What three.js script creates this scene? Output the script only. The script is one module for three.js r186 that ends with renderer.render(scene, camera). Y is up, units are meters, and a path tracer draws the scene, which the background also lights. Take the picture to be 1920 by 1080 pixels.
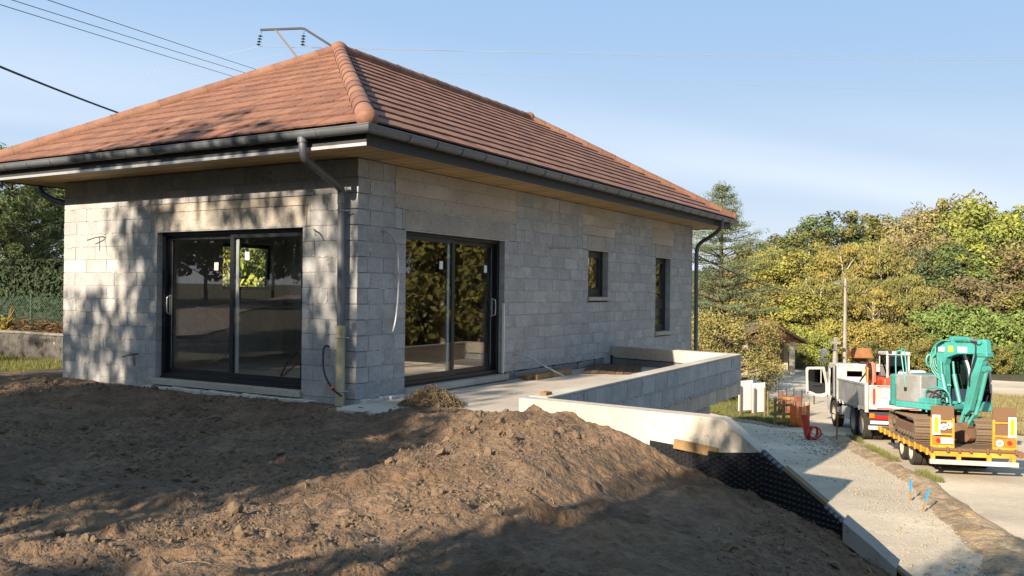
import * as THREE from 'three';
import { mergeGeometries } from 'three/addons/utils/BufferGeometryUtils.js';
import { RoundedBoxGeometry } from 'three/addons/geometries/RoundedBoxGeometry.js';
import { ImprovedNoise } from 'three/addons/math/ImprovedNoise.js';
import { FontLoader } from 'three/addons/loaders/FontLoader.js';
import { TextGeometry } from 'three/addons/geometries/TextGeometry.js';

const V = (x, y, z) => new THREE.Vector3(x, y, z);
const scene = new THREE.Scene();

// ---------------------------------------------------------------- camera
const YAW = 0.5297, PITCH = 0.00412, ROLL = 0.0111;
const camera = new THREE.PerspectiveCamera(36.25, 1920 / 1080, 0.05, 3000);
{
  const fw = V(Math.cos(YAW) * Math.cos(PITCH), Math.sin(PITCH), -Math.sin(YAW) * Math.cos(PITCH));
  const r = fw.clone().cross(V(0, 1, 0)).normalize(), u = r.clone().cross(fw);
  camera.up.copy(u.multiplyScalar(Math.cos(ROLL)).addScaledVector(r, -Math.sin(ROLL)));
  camera.position.set(-8.5245, 1.4296, 7.2396);
  camera.lookAt(camera.position.clone().add(fw));
}

// ---------------------------------------------------------------- light: one low sun behind the garden trees, a hazy blue sky
const SUN_EL = THREE.MathUtils.degToRad(24.6), SUN_AZ = THREE.MathUtils.degToRad(5);
const toSun = V(-Math.cos(SUN_EL) * Math.cos(SUN_AZ), Math.sin(SUN_EL), -Math.cos(SUN_EL) * Math.sin(SUN_AZ));
const sun = new THREE.DirectionalLight(0xffecd4, 5);
sun.position.copy(toSun).multiplyScalar(120); sun.target.position.set(0, 0, 0);
sun.castShadow = true; sun.shadow.mapSize.set(4096, 4096); sun.shadow.radius = 1;
Object.assign(sun.shadow.camera, { left: -60, right: 60, top: 60, bottom: -60, near: 1, far: 320 });
scene.add(sun, sun.target);
const EXPOSURE = 2.7;

// ---------------------------------------------------------------- random numbers and noise
function rng(seed) { let a = seed >>> 0; return () => { a = (a + 0x6D2B79F5) | 0; let t = Math.imul(a ^ (a >>> 15), 1 | a); t = (t + Math.imul(t ^ (t >>> 7), 61 | t)) ^ t; return ((t ^ (t >>> 14)) >>> 0) / 4294967296; }; }
const R0 = rng(7);
const perlin = new ImprovedNoise();
const n3 = (x, y, z) => perlin.noise(x + 100.37, y + 57.11, z + 31.7);
const lerp = (a, b, t) => a + (b - a) * t, clamp = (x, a = 0, b = 1) => Math.min(b, Math.max(a, x));
const sstep = (a, b, x) => { const t = clamp((x - a) / (b - a)); return t * t * (3 - 2 * t); };
const fbm2 = (x, z, o = 4) => { let s = 0, a = 1, f = 1; for (let i = 0; i < o; i++) { s += a * n3(x * f, i * 7.3, z * f); a *= .5; f *= 2.03; } return s; };
function table(t, x) { if (x <= t[0][0]) return t[0][1]; for (let i = 1; i < t.length; i++) if (x <= t[i][0]) return lerp(t[i - 1][1], t[i][1], (x - t[i - 1][0]) / (t[i][0] - t[i - 1][0])); return t[t.length - 1][1]; }
function tileNoise(n, base, oct, seed) {                                     // tileable value noise, 0..1
  const out = new Float32Array(n * n); let amp = 1, tot = 0;
  for (let o = 0, f = base; o < oct; o++, f *= 2, amp *= .5) {
    const r = rng(seed + o * 101), L = new Float32Array(f * f).map(() => r()); tot += amp;
    for (let y = 0; y < n; y++) { const fy = y / n * f, y0 = fy | 0, ty = fy - y0, sy = ty * ty * (3 - 2 * ty), ya = (y0 % f) * f, yb = ((y0 + 1) % f) * f;
      for (let x = 0; x < n; x++) { const fx = x / n * f, x0 = fx | 0, tx = fx - x0, sx = tx * tx * (3 - 2 * tx), xa = x0 % f, xb = (x0 + 1) % f;
        out[y * n + x] += amp * lerp(lerp(L[ya + xa], L[ya + xb], sx), lerp(L[yb + xa], L[yb + xb], sx), sy); } }
  }
  for (let i = 0; i < out.length; i++) out[i] /= tot;
  return out;
}
function texture(n, fn, metres, srgb = true) {                                // fn(i) -> [r,g,b] 0..1 ; metres = size of one tile
  const d = new Uint8Array(n * n * 4);
  for (let i = 0; i < n * n; i++) { const c = fn(i); for (let k = 0; k < 3; k++) d[i * 4 + k] = clamp(Array.isArray(c) ? c[k] : c) * 255; d[i * 4 + 3] = 255; }
  const t = new THREE.DataTexture(d, n, n); t.wrapS = t.wrapT = THREE.RepeatWrapping; t.magFilter = THREE.LinearFilter; t.minFilter = THREE.LinearMipmapLinearFilter; t.generateMipmaps = true;
  t.repeat.set(1 / metres, 1 / metres); if (srgb) t.colorSpace = THREE.SRGBColorSpace; t.needsUpdate = true; return t;
}

// ---------------------------------------------------------------- sky
{
  const W = 1024, H = 512, d = new Float32Array(W * H * 4), cl = tileNoise(512, 6, 6, 91), c2 = tileNoise(512, 3, 5, 17);
  for (let j = 0; j < H; j++) for (let i = 0; i < W; i++) {
    const el = ((j + .5) / H - .5) * Math.PI, az = ((i + .5) / W - .5) * 2 * Math.PI;
    const dir = V(Math.cos(el) * Math.cos(az), Math.sin(el), Math.cos(el) * Math.sin(az));
    const e = Math.max(0, Math.sin(el)), h = Math.pow(1 - e, 4.6);
    let c = [lerp(.140, .415, h), lerp(.262, .465, h), lerp(.455, .530, h)];
    const low = Math.pow(1 - e, 28); c = [lerp(c[0], .52, low * .6), lerp(c[1], .54, low * .6), lerp(c[2], .56, low * .6)];
    const mu = clamp(dir.dot(toSun), -1, 1), glow = .55 * Math.pow(clamp((mu + 1) / 2), 7) + 1.3 * Math.pow(clamp(mu), 24);   // forward scattering in the haze round the sun
    c = [c[0] + glow * .42, c[1] + glow * .40, c[2] + glow * .36];
    // thin high cirrus: streaks drawn out along one direction on a high plane
    if (el > 0.015) { const k = 1 / (dir.y + .10), px = dir.x * k, pz = dir.z * k, u = px * .82 + pz * .57, v = -px * .57 + pz * .82;
      const s = (f, a, b) => f[(((Math.floor(b * 512) % 512) + 512) % 512) * 512 + (((Math.floor(a * 512) % 512) + 512) % 512)];
      const m = clamp(s(cl, u * .045, v * .16) * 1.5 - .55) * clamp(s(c2, u * .03 + .3, v * .05) * 2.2 - .75) * sstep(.015, .12, el);
      c = [c[0] + m * .34, c[1] + m * .28, c[2] + m * .20]; }
    if (el < 0) { const g = sstep(0, -.25, el); c = [lerp(c[0], .16, g), lerp(c[1], .14, g), lerp(c[2], .11, g)]; }
    const o = (j * W + i) * 4; d[o] = c[0] * .75; d[o + 1] = c[1] * .735; d[o + 2] = c[2] * .70; d[o + 3] = 1;
  }
  const t = new THREE.DataTexture(d, W, H, THREE.RGBAFormat, THREE.FloatType);
  t.mapping = THREE.EquirectangularReflectionMapping; t.magFilter = THREE.LinearFilter; t.minFilter = THREE.LinearFilter; t.needsUpdate = true;
  scene.background = t; scene.environment = t;
}

// ---------------------------------------------------------------- geometry helpers
function triUV(g, ox = 0, oy = 0) {                                           // uv in metres, by the way each face points
  const p = g.attributes.position, n = g.attributes.normal, uv = new Float32Array(p.count * 2);
  for (let i = 0; i < p.count; i++) { const ax = Math.abs(n.getX(i)), ay = Math.abs(n.getY(i)), az = Math.abs(n.getZ(i));
    let u, v; if (ay >= ax && ay >= az) { u = p.getX(i); v = p.getZ(i); } else if (ax >= az) { u = p.getZ(i); v = p.getY(i); } else { u = p.getX(i); v = p.getY(i); }
    uv[2 * i] = u + ox; uv[2 * i + 1] = v + oy; }
  g.setAttribute('uv', new THREE.BufferAttribute(uv, 2)); return g;
}
const flatten = (g) => { const k = g.index ? g.toNonIndexed() : g; for (const a of Object.keys(k.attributes)) if (!['position', 'normal', 'uv', 'color'].includes(a)) k.deleteAttribute(a); return k; };
function mg(list) { const l = list.flat(9).filter(Boolean).map(flatten); for (const g of l) if (!g.attributes.uv) triUV(g); return l.length === 1 ? l[0] : mergeGeometries(l); }
function fromTris(a) { const g = new THREE.BufferGeometry(); g.setAttribute('position', new THREE.Float32BufferAttribute(a, 3)); g.computeVertexNormals(); return g; }
function box(x0, x1, y0, y1, z0, z1) { const g = new THREE.BoxGeometry(x1 - x0, y1 - y0, z1 - z0).toNonIndexed(); g.translate((x0 + x1) / 2, (y0 + y1) / 2, (z0 + z1) / 2); return triUV(g); }
function cbox(x0, x1, y0, y1, z0, z1, c = .004, jit = 0, r = R0) {             // box with chamfered edges, corners a little uneven
  const T = [], P = {}, L = [[x0, x1], [y0, y1], [z0, z1]];
  const cj = {}; for (let i = 0; i < 8; i++) cj[i] = [(r() - .5) * jit, (r() - .5) * jit, (r() - .5) * jit];
  const pt = (i, ax) => { const b = [i & 1, (i >> 1) & 1, (i >> 2) & 1]; return b.map((s, k) => L[k][s] + (k === ax ? 0 : (s ? -c : c)) + cj[i][k]); };
  const ctr = [(x0 + x1) / 2, (y0 + y1) / 2, (z0 + z1) / 2];
  const tri = (a, b, d) => { const u = b.map((v, k) => v - a[k]), w = d.map((v, k) => v - a[k]), n = [u[1] * w[2] - u[2] * w[1], u[2] * w[0] - u[0] * w[2], u[0] * w[1] - u[1] * w[0]];
    const s = n[0] * (a[0] - ctr[0]) + n[1] * (a[1] - ctr[1]) + n[2] * (a[2] - ctr[2]); s >= 0 ? T.push(...a, ...b, ...d) : T.push(...a, ...d, ...b); };
  const quad = (a, b, d, e) => { tri(a, b, d); tri(a, d, e); };
  for (let ax = 0; ax < 3; ax++) { const [p, q] = [[1, 2], [0, 2], [0, 1]][ax];
    for (const s of [0, 1]) { const id = (u, v) => (s << ax) | (u << p) | (v << q); quad(pt(id(0, 0), ax), pt(id(1, 0), ax), pt(id(1, 1), ax), pt(id(0, 1), ax)); }
    for (const s of [0, 1]) for (const t of [0, 1]) { const a = (s << p) | (t << q), b = a | (1 << ax); quad(pt(a, p), pt(b, p), pt(b, q), pt(a, q)); } }
  for (let i = 0; i < 8; i++) tri(pt(i, 0), pt(i, 1), pt(i, 2));
  return triUV(fromTris(T), r() * 7, r() * 7);
}
function rbox(x0, x1, y0, y1, z0, z1, r = .03, seg = 2) { const g = new RoundedBoxGeometry(x1 - x0, y1 - y0, z1 - z0, seg, Math.min(r, (x1 - x0) / 2.01, (y1 - y0) / 2.01, (z1 - z0) / 2.01)); g.translate((x0 + x1) / 2, (y0 + y1) / 2, (z0 + z1) / 2); return triUV(flatten(g)); }
function between(g, a, b) { const d = b.clone().sub(a), q = new THREE.Quaternion().setFromUnitVectors(V(0, 1, 0), d.clone().normalize()); g.applyQuaternion(q); g.translate((a.x + b.x) / 2, (a.y + b.y) / 2, (a.z + b.z) / 2); return g; }
function rod(a, b, r, r2 = r, seg = 8) { return triUV(flatten(between(new THREE.CylinderGeometry(r2, r, a.distanceTo(b), seg), a, b))); }
function bar(a, b, w, h, up = V(0, 1, 0)) {                                   // rectangular bar from a to b, w across, h along up
  const d = b.clone().sub(a), L = d.length(); d.normalize(); let s = d.clone().cross(up); if (s.lengthSq() < 1e-6) s = V(1, 0, 0); s.normalize(); const u = s.clone().cross(d);
  const g = new THREE.BoxGeometry(L, h, w).toNonIndexed(); g.applyMatrix4(new THREE.Matrix4().makeBasis(d, u, s)); g.translate((a.x + b.x) / 2, (a.y + b.y) / 2, (a.z + b.z) / 2); return triUV(g);
}
function tube(pts, r, seg = 24, rad = 8) { return triUV(flatten(new THREE.TubeGeometry(new THREE.CatmullRomCurve3(pts), seg, r, rad, false))); }
function cyl(x, y, z, r, h, axis = 'y', seg = 20, r2 = r) { const g = new THREE.CylinderGeometry(r2, r, h, seg); if (axis === 'x') g.rotateZ(-Math.PI / 2); if (axis === 'z') g.rotateX(Math.PI / 2); g.translate(x, y, z); return triUV(flatten(g)); }
function extr(pts, z0, z1, bevel = 0, holes = []) {                           // outline in x,y pushed from z0 to z1
  const s = new THREE.Shape(pts.map(([x, y]) => new THREE.Vector2(x, y))); for (const h of holes) s.holes.push(new THREE.Path(h.map(([x, y]) => new THREE.Vector2(x, y))));
  const g = new THREE.ExtrudeGeometry(s, { depth: z1 - z0 - 2 * bevel, bevelEnabled: bevel > 0, bevelSize: bevel, bevelThickness: bevel, bevelOffset: -bevel, bevelSegments: 2, curveSegments: 8 }); g.translate(0, 0, z0 + bevel); return triUV(flatten(g));
}
const taken = {};
const numbered = (n) => { const k = taken[n] = (taken[n] ?? -1) + 1; return k ? n + '_' + String(k).padStart(3, '0') : n; };
function part(parent, name, geo, mat, label) { const g = Array.isArray(geo) ? mg(geo) : geo; if (!g.attributes.uv) triUV(g); const m = new THREE.Mesh(g, mat); m.name = name; m.castShadow = m.receiveShadow = true; if (label) m.userData.label = label; parent.add(m); return m; }
function thing(name, label, category, pos = [0, 0, 0], turn = 0, group) { const o = new THREE.Group(); o.name = numbered(name); o.position.set(...pos); o.rotation.y = turn; o.userData = { label, category }; if (group) o.userData.group = group; scene.add(o); return o; }
function solid(name, label, category, geo, mat, group) { const m = part(scene, numbered(name), geo, mat); m.userData = { label, category }; if (group) m.userData.group = group; return m; }
function struct(name, geo, mat) { const m = part(scene, name, geo, mat); m.userData = { kind: 'structure', label: name.replace(/_/g, ' '), category: name.split('_').pop() }; return m; }
function scatter(name, geo, mat, mats, parent, colors) { const im = new THREE.InstancedMesh(geo, mat, mats.length); mats.forEach((m, i) => { im.setMatrixAt(i, m); if (colors) im.setColorAt(i, colors[i]); }); im.name = name; im.castShadow = im.receiveShadow = true; im.userData = { kind: 'stuff' }; (parent ?? scene).add(im); return im; }

// ---------------------------------------------------------------- materials
const hex = (c) => new THREE.Color(c);
const N = 512, f8 = tileNoise(N, 4, 7, 1), f32 = tileNoise(N, 32, 4, 2), f2 = tileNoise(N, 2, 6, 3), fg = (() => { const r = rng(5); return new Float32Array(N * N).map(() => r()); })(), f64 = tileNoise(N, 64, 3, 8);
const streakX = (() => { const a = tileNoise(N, 4, 7, 12), o = new Float32Array(N * N); for (let y = 0; y < N; y++) for (let x = 0; x < N; x++) o[y * N + x] = a[((y * 1) % N) * N + ((x >> 4) % N)]; return o; })();
const T = {
  concrete: texture(N, (i) => { const v = .84 + (f8[i] - .5) * .22 + (f32[i] - .5) * .12 + (fg[i] - .5) * .08 - (f64[i] > .74 ? .07 : 0); return [v, v * .998, v * .992]; }, 1.3),
  concreteB: texture(N, (i) => clamp(.55 + (f64[i] - .5) * .8 + (f32[i] - .5) * .5 - (fg[i] > .93 ? .35 : 0)), 1.1, false),
  smooth: texture(N, (i) => { const v = .86 + (f8[i] - .5) * .16 + (f2[i] - .5) * .20 + (fg[i] - .5) * .05 - (f64[i] > .70 && fg[i] > .5 ? .16 : 0); return [v, v * (.985 + (f2[i] - .5) * .05), v * (.96 + (f2[i] - .5) * .08)]; }, 2.3),
  smoothB: texture(N, (i) => clamp(.5 + (f8[i] - .5) * .9 + (fg[i] - .5) * .15), 2.3, false),
  soil: texture(N, (i) => { const v = .70 + (f8[i] - .5) * .35 + (f32[i] - .5) * .30 + (fg[i] - .5) * .20; const w = (f2[i] - .5) * .12; return [v + w * .4, v * .97, v * (.93 - w)]; }, 1.6),
  soilB: texture(N, (i) => clamp(.5 + (f32[i] - .5) * .9 + (f64[i] - .5) * .7 + (fg[i] - .5) * .2), 1.1, false),
  gravel: texture(N, (i) => { const s = f64[i] > .56 ? .10 : f64[i] < .40 ? -.12 : 0; const v = .76 + (f8[i] - .5) * .30 + s + (fg[i] - .5) * .22; const w = (f2[i] - .5) * .16; return [v + w, v * .985 + w * .3, v * .95 - w]; }, 2.2),
  gravelB: texture(N, (i) => clamp(.4 + (f64[i] - .5) * 1.6 + (fg[i] - .5) * .3), 2.2, false),
  sand: texture(N, (i) => { const v = .86 + (f8[i] - .5) * .20 + (f2[i] - .5) * .22 + (fg[i] - .5) * .10 + (f64[i] > .66 ? .05 : 0); const w = (f2[(i * 7) % (N * N)] - .5) * .03; return [v + w, v * .985, v * .955]; }, 5.3),
  clay: texture(N, (i) => { const v = .80 + (f8[i] - .5) * .22 + (f32[i] - .5) * .20 + (fg[i] - .5) * .09; return [v, v * (.98 + (f2[i] - .5) * .10), v * (.97 + (f2[i] - .5) * .12)]; }, 1.3),
  wood: texture(N, (i) => { const v = .78 + (streakX[(i % N) * N + ((i / N) | 0)] - .5) * .5 + (f8[i] - .5) * .1; return [v, v * .97, v * .92]; }, 1.0),
  metal: texture(N, (i) => { const v = .86 + (f8[i] - .5) * .22 + (f2[i] - .5) * .14; return v; }, 1.7),
  metalR: texture(N, (i) => clamp(.52 + (f8[i] - .5) * .5 + (f32[i] - .5) * .25), 1.7, false),
  dirt: texture(N, (i) => { const k = clamp((f8[i] - .42) * 4) * .5 + (f32[i] > .58 ? .18 : 0); return [.92 - k * .16, .92 - k * .21, .92 - k * .28]; }, 1.9),
  rust: texture(N, (i) => { const k = clamp((f32[i] - .4) * 3), v = .72 + (fg[i] - .5) * .15; return [v + k * .06, v * .94 - k * .02, v * .87 - k * .07]; }, 1.2),
};
const base = (c) => new THREE.Color(c).multiplyScalar(.78);   // tones below were matched by eye to sRGB swatches; this brings them to real reflectances
const std = (color, o = {}) => new THREE.MeshStandardMaterial({ color: base(color), roughness: .9, metalness: 0, side: THREE.DoubleSide, ...o });
const phy = (color, o = {}) => new THREE.MeshPhysicalMaterial({ color: base(color), roughness: .5, metalness: 0, side: THREE.DoubleSide, ...o });
const blockTones = ['#c7c7c5', '#c6c6c5', '#c9c8c6', '#c3c3c2', '#c7c6c2', '#c5c5c4', '#c1c1c0'].map((c) => std(hex(c), { map: T.concrete, bumpMap: T.concreteB, bumpScale: .0018, roughness: .95 }));
const M = {
  mortar: std('#c6c4c0', { map: T.concrete, bumpMap: T.concreteB, bumpScale: .003 }),
  paleMortar: std('#e6e3da', { map: T.concrete, bumpMap: T.concreteB, bumpScale: .006 }),
  lintel: std('#c4bcb0', { map: T.concrete, bumpMap: T.gravelB, bumpScale: .006 }),
  poured: std('#d2cbc0', { map: T.smooth, bumpMap: T.smoothB, bumpScale: .006 }),
  render: std('#d8d2c4', { map: T.smooth, bumpMap: T.smoothB, bumpScale: .006, roughness: .93 }),
  slab: std('#d6cfc3', { map: T.smooth, bumpMap: T.smoothB, bumpScale: .004, roughness: .9 }),
  inside: std('#c6c4c0', { map: T.concrete }),
  clay: ['#a0745b', '#9a6e56', '#a5795f', '#926752', '#9f7157'].map((c) => std(c, { map: T.clay, bumpMap: T.concreteB, bumpScale: .002, roughness: .78 })),
  gutter: phy('#70757b', { map: T.metal, roughnessMap: T.metalR, roughness: .85, metalness: .0, clearcoat: .15, clearcoatRoughness: .4 }),
  strip: std('#c2c4c6', { roughness: .4, metalness: .6 }),
  fascia: std('#2c2d2f', { roughness: .6 }),
  soffit: ['#f2d096', '#eecb8e', '#f4d69f', '#e9c386'].map((c) => std(c, { map: T.wood, roughness: .6 })),
  frame: phy('#14171d', { roughness: .4 }),
  glass: new THREE.MeshPhysicalMaterial({ color: '#ffffff', roughness: 0, metalness: 0, transmission: 1, thickness: 0, ior: 1.52, side: THREE.DoubleSide }),
  spacer: std('#a9b4b0', { roughness: .5 }),
  sticker: std('#e4e8e2', { roughness: .7 }),
  steel: std('#b9bcbe', { roughness: .35, metalness: .8 }),
  pvcGrey: phy('#6d7277', { roughness: .5, map: T.metal }),
  pvcBeige: phy('#c9bf98', { roughness: .5, map: T.metal }),
  conduit: phy('#a7aaa9', { roughness: .55 }),
  black: std('#17181a', { roughness: .6 }),
  rubber: std('#3b3a39', { roughness: .9, map: T.dirt }),
  orange: phy('#e2552b', { roughness: .5 }),
  timber: ['#c79b62', '#b98a50', '#d2ab74'].map((c) => std(c, { map: T.wood, roughness: .75 })),
  plank: std('#c2a271', { map: T.wood, roughness: .8 }),
  oldPlank: std('#a2937a', { map: T.wood, roughness: .85 }),
  film: std('#a9adb1', { map: T.smooth, roughness: .38, metalness: .45, bumpMap: T.smoothB, bumpScale: .02 }),
  membrane: std('#16181d', { roughness: .42 }),
  felt: std('#b7b5b0', { map: T.smooth, roughness: .9, bumpMap: T.smoothB, bumpScale: .01 }),
  soil: std('#977e63', { map: T.soil, bumpMap: T.soilB, bumpScale: .02, roughness: 1 }), clod: std('#6d5c48', { roughness: 1 }),
  straw: std('#77664a', { roughness: .95 }), root: std('#b09877', { roughness: .9 }),
  zinc: std('#8a8f94', { roughness: .5, metalness: .4 }),
  paper: std('#e9ebe8', { roughness: .7 }),
};
// ================================================================ HOUSE  (x along the terrace wall, -z along the end wall, y = 0 on the terrace)
const HL = 12.76, HW = 6.07, SOF = 3.09;
const house = thing('house', 'unfinished single-storey house of bare grey concrete blocks with a red tiled hip roof', 'house');
const RB = rng(21);
let blockBudget = 300; const spareBlocks = [];
function rects(s0, s1, y0, y1, holes, grow = 0) {                              // what is left of a wall around its openings
  const H = holes.map(([a, b, c, d]) => [a - grow, b + grow, c - grow, d + grow]), xs = [...new Set([s0, s1, ...H.flatMap(([a, b]) => [a, b])])].filter((v) => v >= s0 && v <= s1).sort((a, b) => a - b), out = [];
  for (let i = 0; i + 1 < xs.length; i++) { const a = xs[i], b = xs[i + 1], m = (a + b) / 2; if (b - a < 1e-4) continue;
    let y = y0; for (const [, , c, d] of H.filter((h) => h[0] < m && h[1] > m).sort((p, q) => p[2] - q[2])) { if (c > y) out.push([a, b, y, Math.min(c, y1)]); y = Math.max(y, d); }
    if (y < y1 - 1e-4) out.push([a, b, y, y1]); }
  return out;
}
const courses = []; for (let y = -.35; y < 2.7; y += .2) courses.push([y, y + .2]); courses.push([2.85, SOF - .002]);
function blockWall(parent, side, s0, s1, holes, onlyMerged) {
  const put = (a, b, y0, y1, off, c) => side === 'end' ? cbox(off, .2, y0, y1, a, b, c, .003, RB) : cbox(a, b, y0, y1, -.2, -off, c, .003, RB);
  const core = rects(s0 + .008, s1 - .008, -.6, SOF - .001, holes, .008).map(([a, b, c, d]) => side === 'end' ? box(.008, .192, c, d, a, b) : box(a, b, c, d, -.192, -.008));
  const wall = part(parent, 'wall', core, M.mortar), joints = [];
  courses.forEach(([y0, y1], k) => {
    const ym = (y0 + y1) / 2, cuts = holes.filter((h) => h[2] < ym && h[3] > ym).sort((a, b) => a[0] - b[0]);
    let runs = [[side === 'end' ? s0 : (k % 2 ? s0 : s0 + .2), side === 'end' ? (k % 2 ? s1 - .2 : s1) : s1]];
    for (const h of cuts) runs = runs.flatMap(([a, b]) => h[0] >= b || h[1] <= a ? [[a, b]] : [[a, Math.max(a, h[0])], [Math.min(b, h[1]), b]]).filter(([a, b]) => b - a > .03);
    for (const [a, b] of runs) {
      const e = [a]; let s = Math.floor(a / .5) * .5 + (k % 2 ? .25 : 0) + (RB() - .5) * .07; while (s <= a + .1) s += .5;
      while (s < b - .1) { e.push(s + (RB() - .5) * .03); s += .5; } e.push(b);
      for (let i = 0; i + 1 < e.length; i++) {
        const w = RB(), g = .0022 + (w > .8 ? .003 : 0), off = (RB() - .5) * .003, geo = put(e[i] + (i ? g : .001), e[i + 1] - (i + 2 < e.length ? g : .001), y0 + .0045, y1 - .0045, off, .003);
        const mat = blockTones[(RB() * blockTones.length) | 0];
        if (blockBudget > 0 && !(side === 'long' && e[i] > onlyMerged)) { blockBudget--; part(wall, 'block', geo, mat); } else spareBlocks.push([geo, mat]);
        if (RB() < .5) joints.push([e[i + 1], y0 + RB() * .05, y1 - RB() * .06, 'v']);
        if (RB() < .5) joints.push([e[i] + RB() * .2, e[i + 1] - RB() * .2, y0, 'h']);
      }
    }
  });
  // mortar squeezed out of the joints, left standing proud
  const lumps = [];
  for (const j of joints) { const n = 7, prev = [];
    for (let i = 0; i < n; i++) { const t0 = i / n, t1 = (i + 1) / n; if (RB() < .22) continue; const w = .005 + RB() * .009, pr = .003 + RB() * .009;
      if (j[3] === 'v') { const y0 = lerp(j[1], j[2], t0), y1 = lerp(j[1], j[2], t1), s = j[0] + (RB() - .5) * .006; if (s > s1 - .03 || s < s0 + .03 || holes.some((h) => s > h[0] - .03 && s < h[1] + .03 && y1 > h[2] - .02 && y0 < h[3] + .02)) continue;
        lumps.push(side === 'end' ? cbox(-pr, .02, y0, y1, s - w, s + w, .003, .004, RB) : cbox(s - w, s + w, y0, y1, -.02, pr, .003, .004, RB)); }
      else { const a = lerp(j[0], j[1], t0), b = lerp(j[0], j[1], t1), y = j[2] + (RB() - .5) * .004; if (b < a || holes.some((h) => b > h[0] - .03 && a < h[1] + .03 && y > h[2] - .03 && y < h[3] + .03)) continue;
        lumps.push(side === 'end' ? cbox(-pr, .02, y - w * .6, y + w * .6, a, b, .003, .004, RB) : cbox(a, b, y - w * .6, y + w * .6, -.02, pr, .003, .004, RB)); } } }
  if (lumps.length) part(wall, 'mortar_squeeze', lumps, M.paleMortar);
  return wall;
}
const endHoles = [[-3.81, -.925, -.02, 2.25], [-3.95, -.80, 2.25, 2.65]];
const longHoles = [[1.0, 3.6, -.02, 2.25], [.75, 3.95, 2.25, SOF], [6.72, 7.64, 1.25, 2.25], [6.45, 7.95, 2.25, SOF], [10.25, 11.2, .45, 2.25], [10.02, 11.45, 2.25, SOF]];
const endWall = blockWall(house, 'end', -HW, 0, endHoles);
const longWall = blockWall(house, 'long', 0, HL, longHoles, 99);
if (spareBlocks.length) blockTones.forEach((m, i) => { const l = spareBlocks.filter((b) => b[1] === m).map((b) => b[0]); if (l.length) part(longWall, 'far_blocks', l, m).userData.kind = 'stuff'; });
// the far end wall, the back wall with its window, the basement storey
part(house, 'wall', [box(HL - .2, HL - .003, -3.4, SOF - .004, -HW, -.21), ...rects(.2, HL - .2, -3.4, SOF - .004, [[3.05, 4.35, 1.40, 2.30]]).map(([a, b, c, d]) => box(a, b, c, d, -HW + .002, -HW + .2))], M.mortar);
part(house, 'basement_wall', [box(.3, HL - .004, -3.9, -.6, -.2, -.002), box(.004, .2, -3.9, -.6, -HW + .004, -.01)], M.mortar);
const rough = (x0, x1, y0, y1, out) => cbox(x0, x1, y0, y1, -.2, out, .006, .004, RB);
// lintels: end wall
part(house, 'lintel', [cbox(-.003, .2, 2.253, 2.525, -3.90, -.86, .006, .003, RB)], M.lintel, 'rough grey precast lintel over the sliding door');
part(house, 'bond_beam', [cbox(.001, .2, 2.53, 2.646, -3.948, -.802, .004, .003, RB), cbox(.001, .2, 2.254, 2.53, -3.948, -3.905, .004, .002, RB), cbox(.001, .2, 2.254, 2.53, -.855, -.802, .004, .002, RB)], M.poured);
part(house, 'drip_edge', [box(-.012, .05, 2.240, 2.252, -3.9, -.87)], M.strip);
// lintels and the poured beam: terrace wall
const lin = (a, b, l, r) => { part(house, 'lintel', [rough(l, r, 2.253, 2.525, .004)], M.lintel, 'brownish wood-concrete lintel in the terrace wall');
  part(house, 'drip_edge', [box(l + .02, r - .02, 2.240, 2.252, -.05, .010)], M.strip);
  const g = []; let y = 2.53; while (y < SOF - .05) { const h = Math.min(.17 + RB() * .05, SOF - .003 - y); g.push(cbox(a + .002, b - .002, y, y + h, -.2, (RB() - .5) * .005, .003, .002, RB)); y += h + .001; }
  part(house, 'bond_beam', g, M.poured, 'poured concrete beam with the marks of its boards');
  if (l - a > .05) part(longWall, 'block', [rough(a + .003, l - .006, 2.254, 2.527, 0)], blockTones[2]); if (b - r > .05) part(longWall, 'block', [rough(r + .006, b - .003, 2.254, 2.527, 0)], blockTones[0]); };
lin(.75, 3.95, .93, 3.72); lin(6.45, 7.95, 6.68, 7.74); lin(10.02, 11.45, 10.2, 11.3);
// pale mortar lines round the big lintel
{ const g = []; for (let s = .94; s < 3.70; s += .045) if (RB() > .08) g.push(cbox(s, s + .046, 2.522 + RB() * .004, 2.533 + RB() * .010, -.01, .010 + RB() * .006, .003, .004, RB)); for (let y = 2.26; y < 2.52; y += .04) g.push(cbox(.915, .932, y, y + .041, -.01, .010 + RB() * .006, .003, .004, RB)); part(house, 'mortar_squeeze', g, M.paleMortar); }
// sills and footings
part(house, 'sill', [cbox(-.05, .19, .02, .105, -3.83, -.90, .006, .002)], M.poured); part(house, 'sill', [cbox(.98, 3.66, .02, .105, -.19, .07, .006, .002)], M.poured);
part(house, 'sill', [cbox(6.68, 7.70, 1.27, 1.345, -.2, .05, .008, .002)], M.poured); part(house, 'sill', [cbox(10.2, 11.26, .47, .555, -.2, .05, .008, .002)], M.poured);
{ const g = []; for (let s = -4.0; s < -.7; s += .16) g.push(cbox(-.07 - RB() * .05, .15, -.25, -.005 + RB() * .02, s, s + .165, .012, .02, RB)); part(house, 'footing', g, M.paleMortar, 'splashed pale mortar on the footing below the sliding door'); }
{ const g = []; for (let s = .06; s < .98; s += .09) g.push(cbox(s, s + .095, -.2, .03 + RB() * .03, -.1, .05 + RB() * .05, .01, .02, RB)); part(house, 'footing', g, M.paleMortar); }
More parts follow.
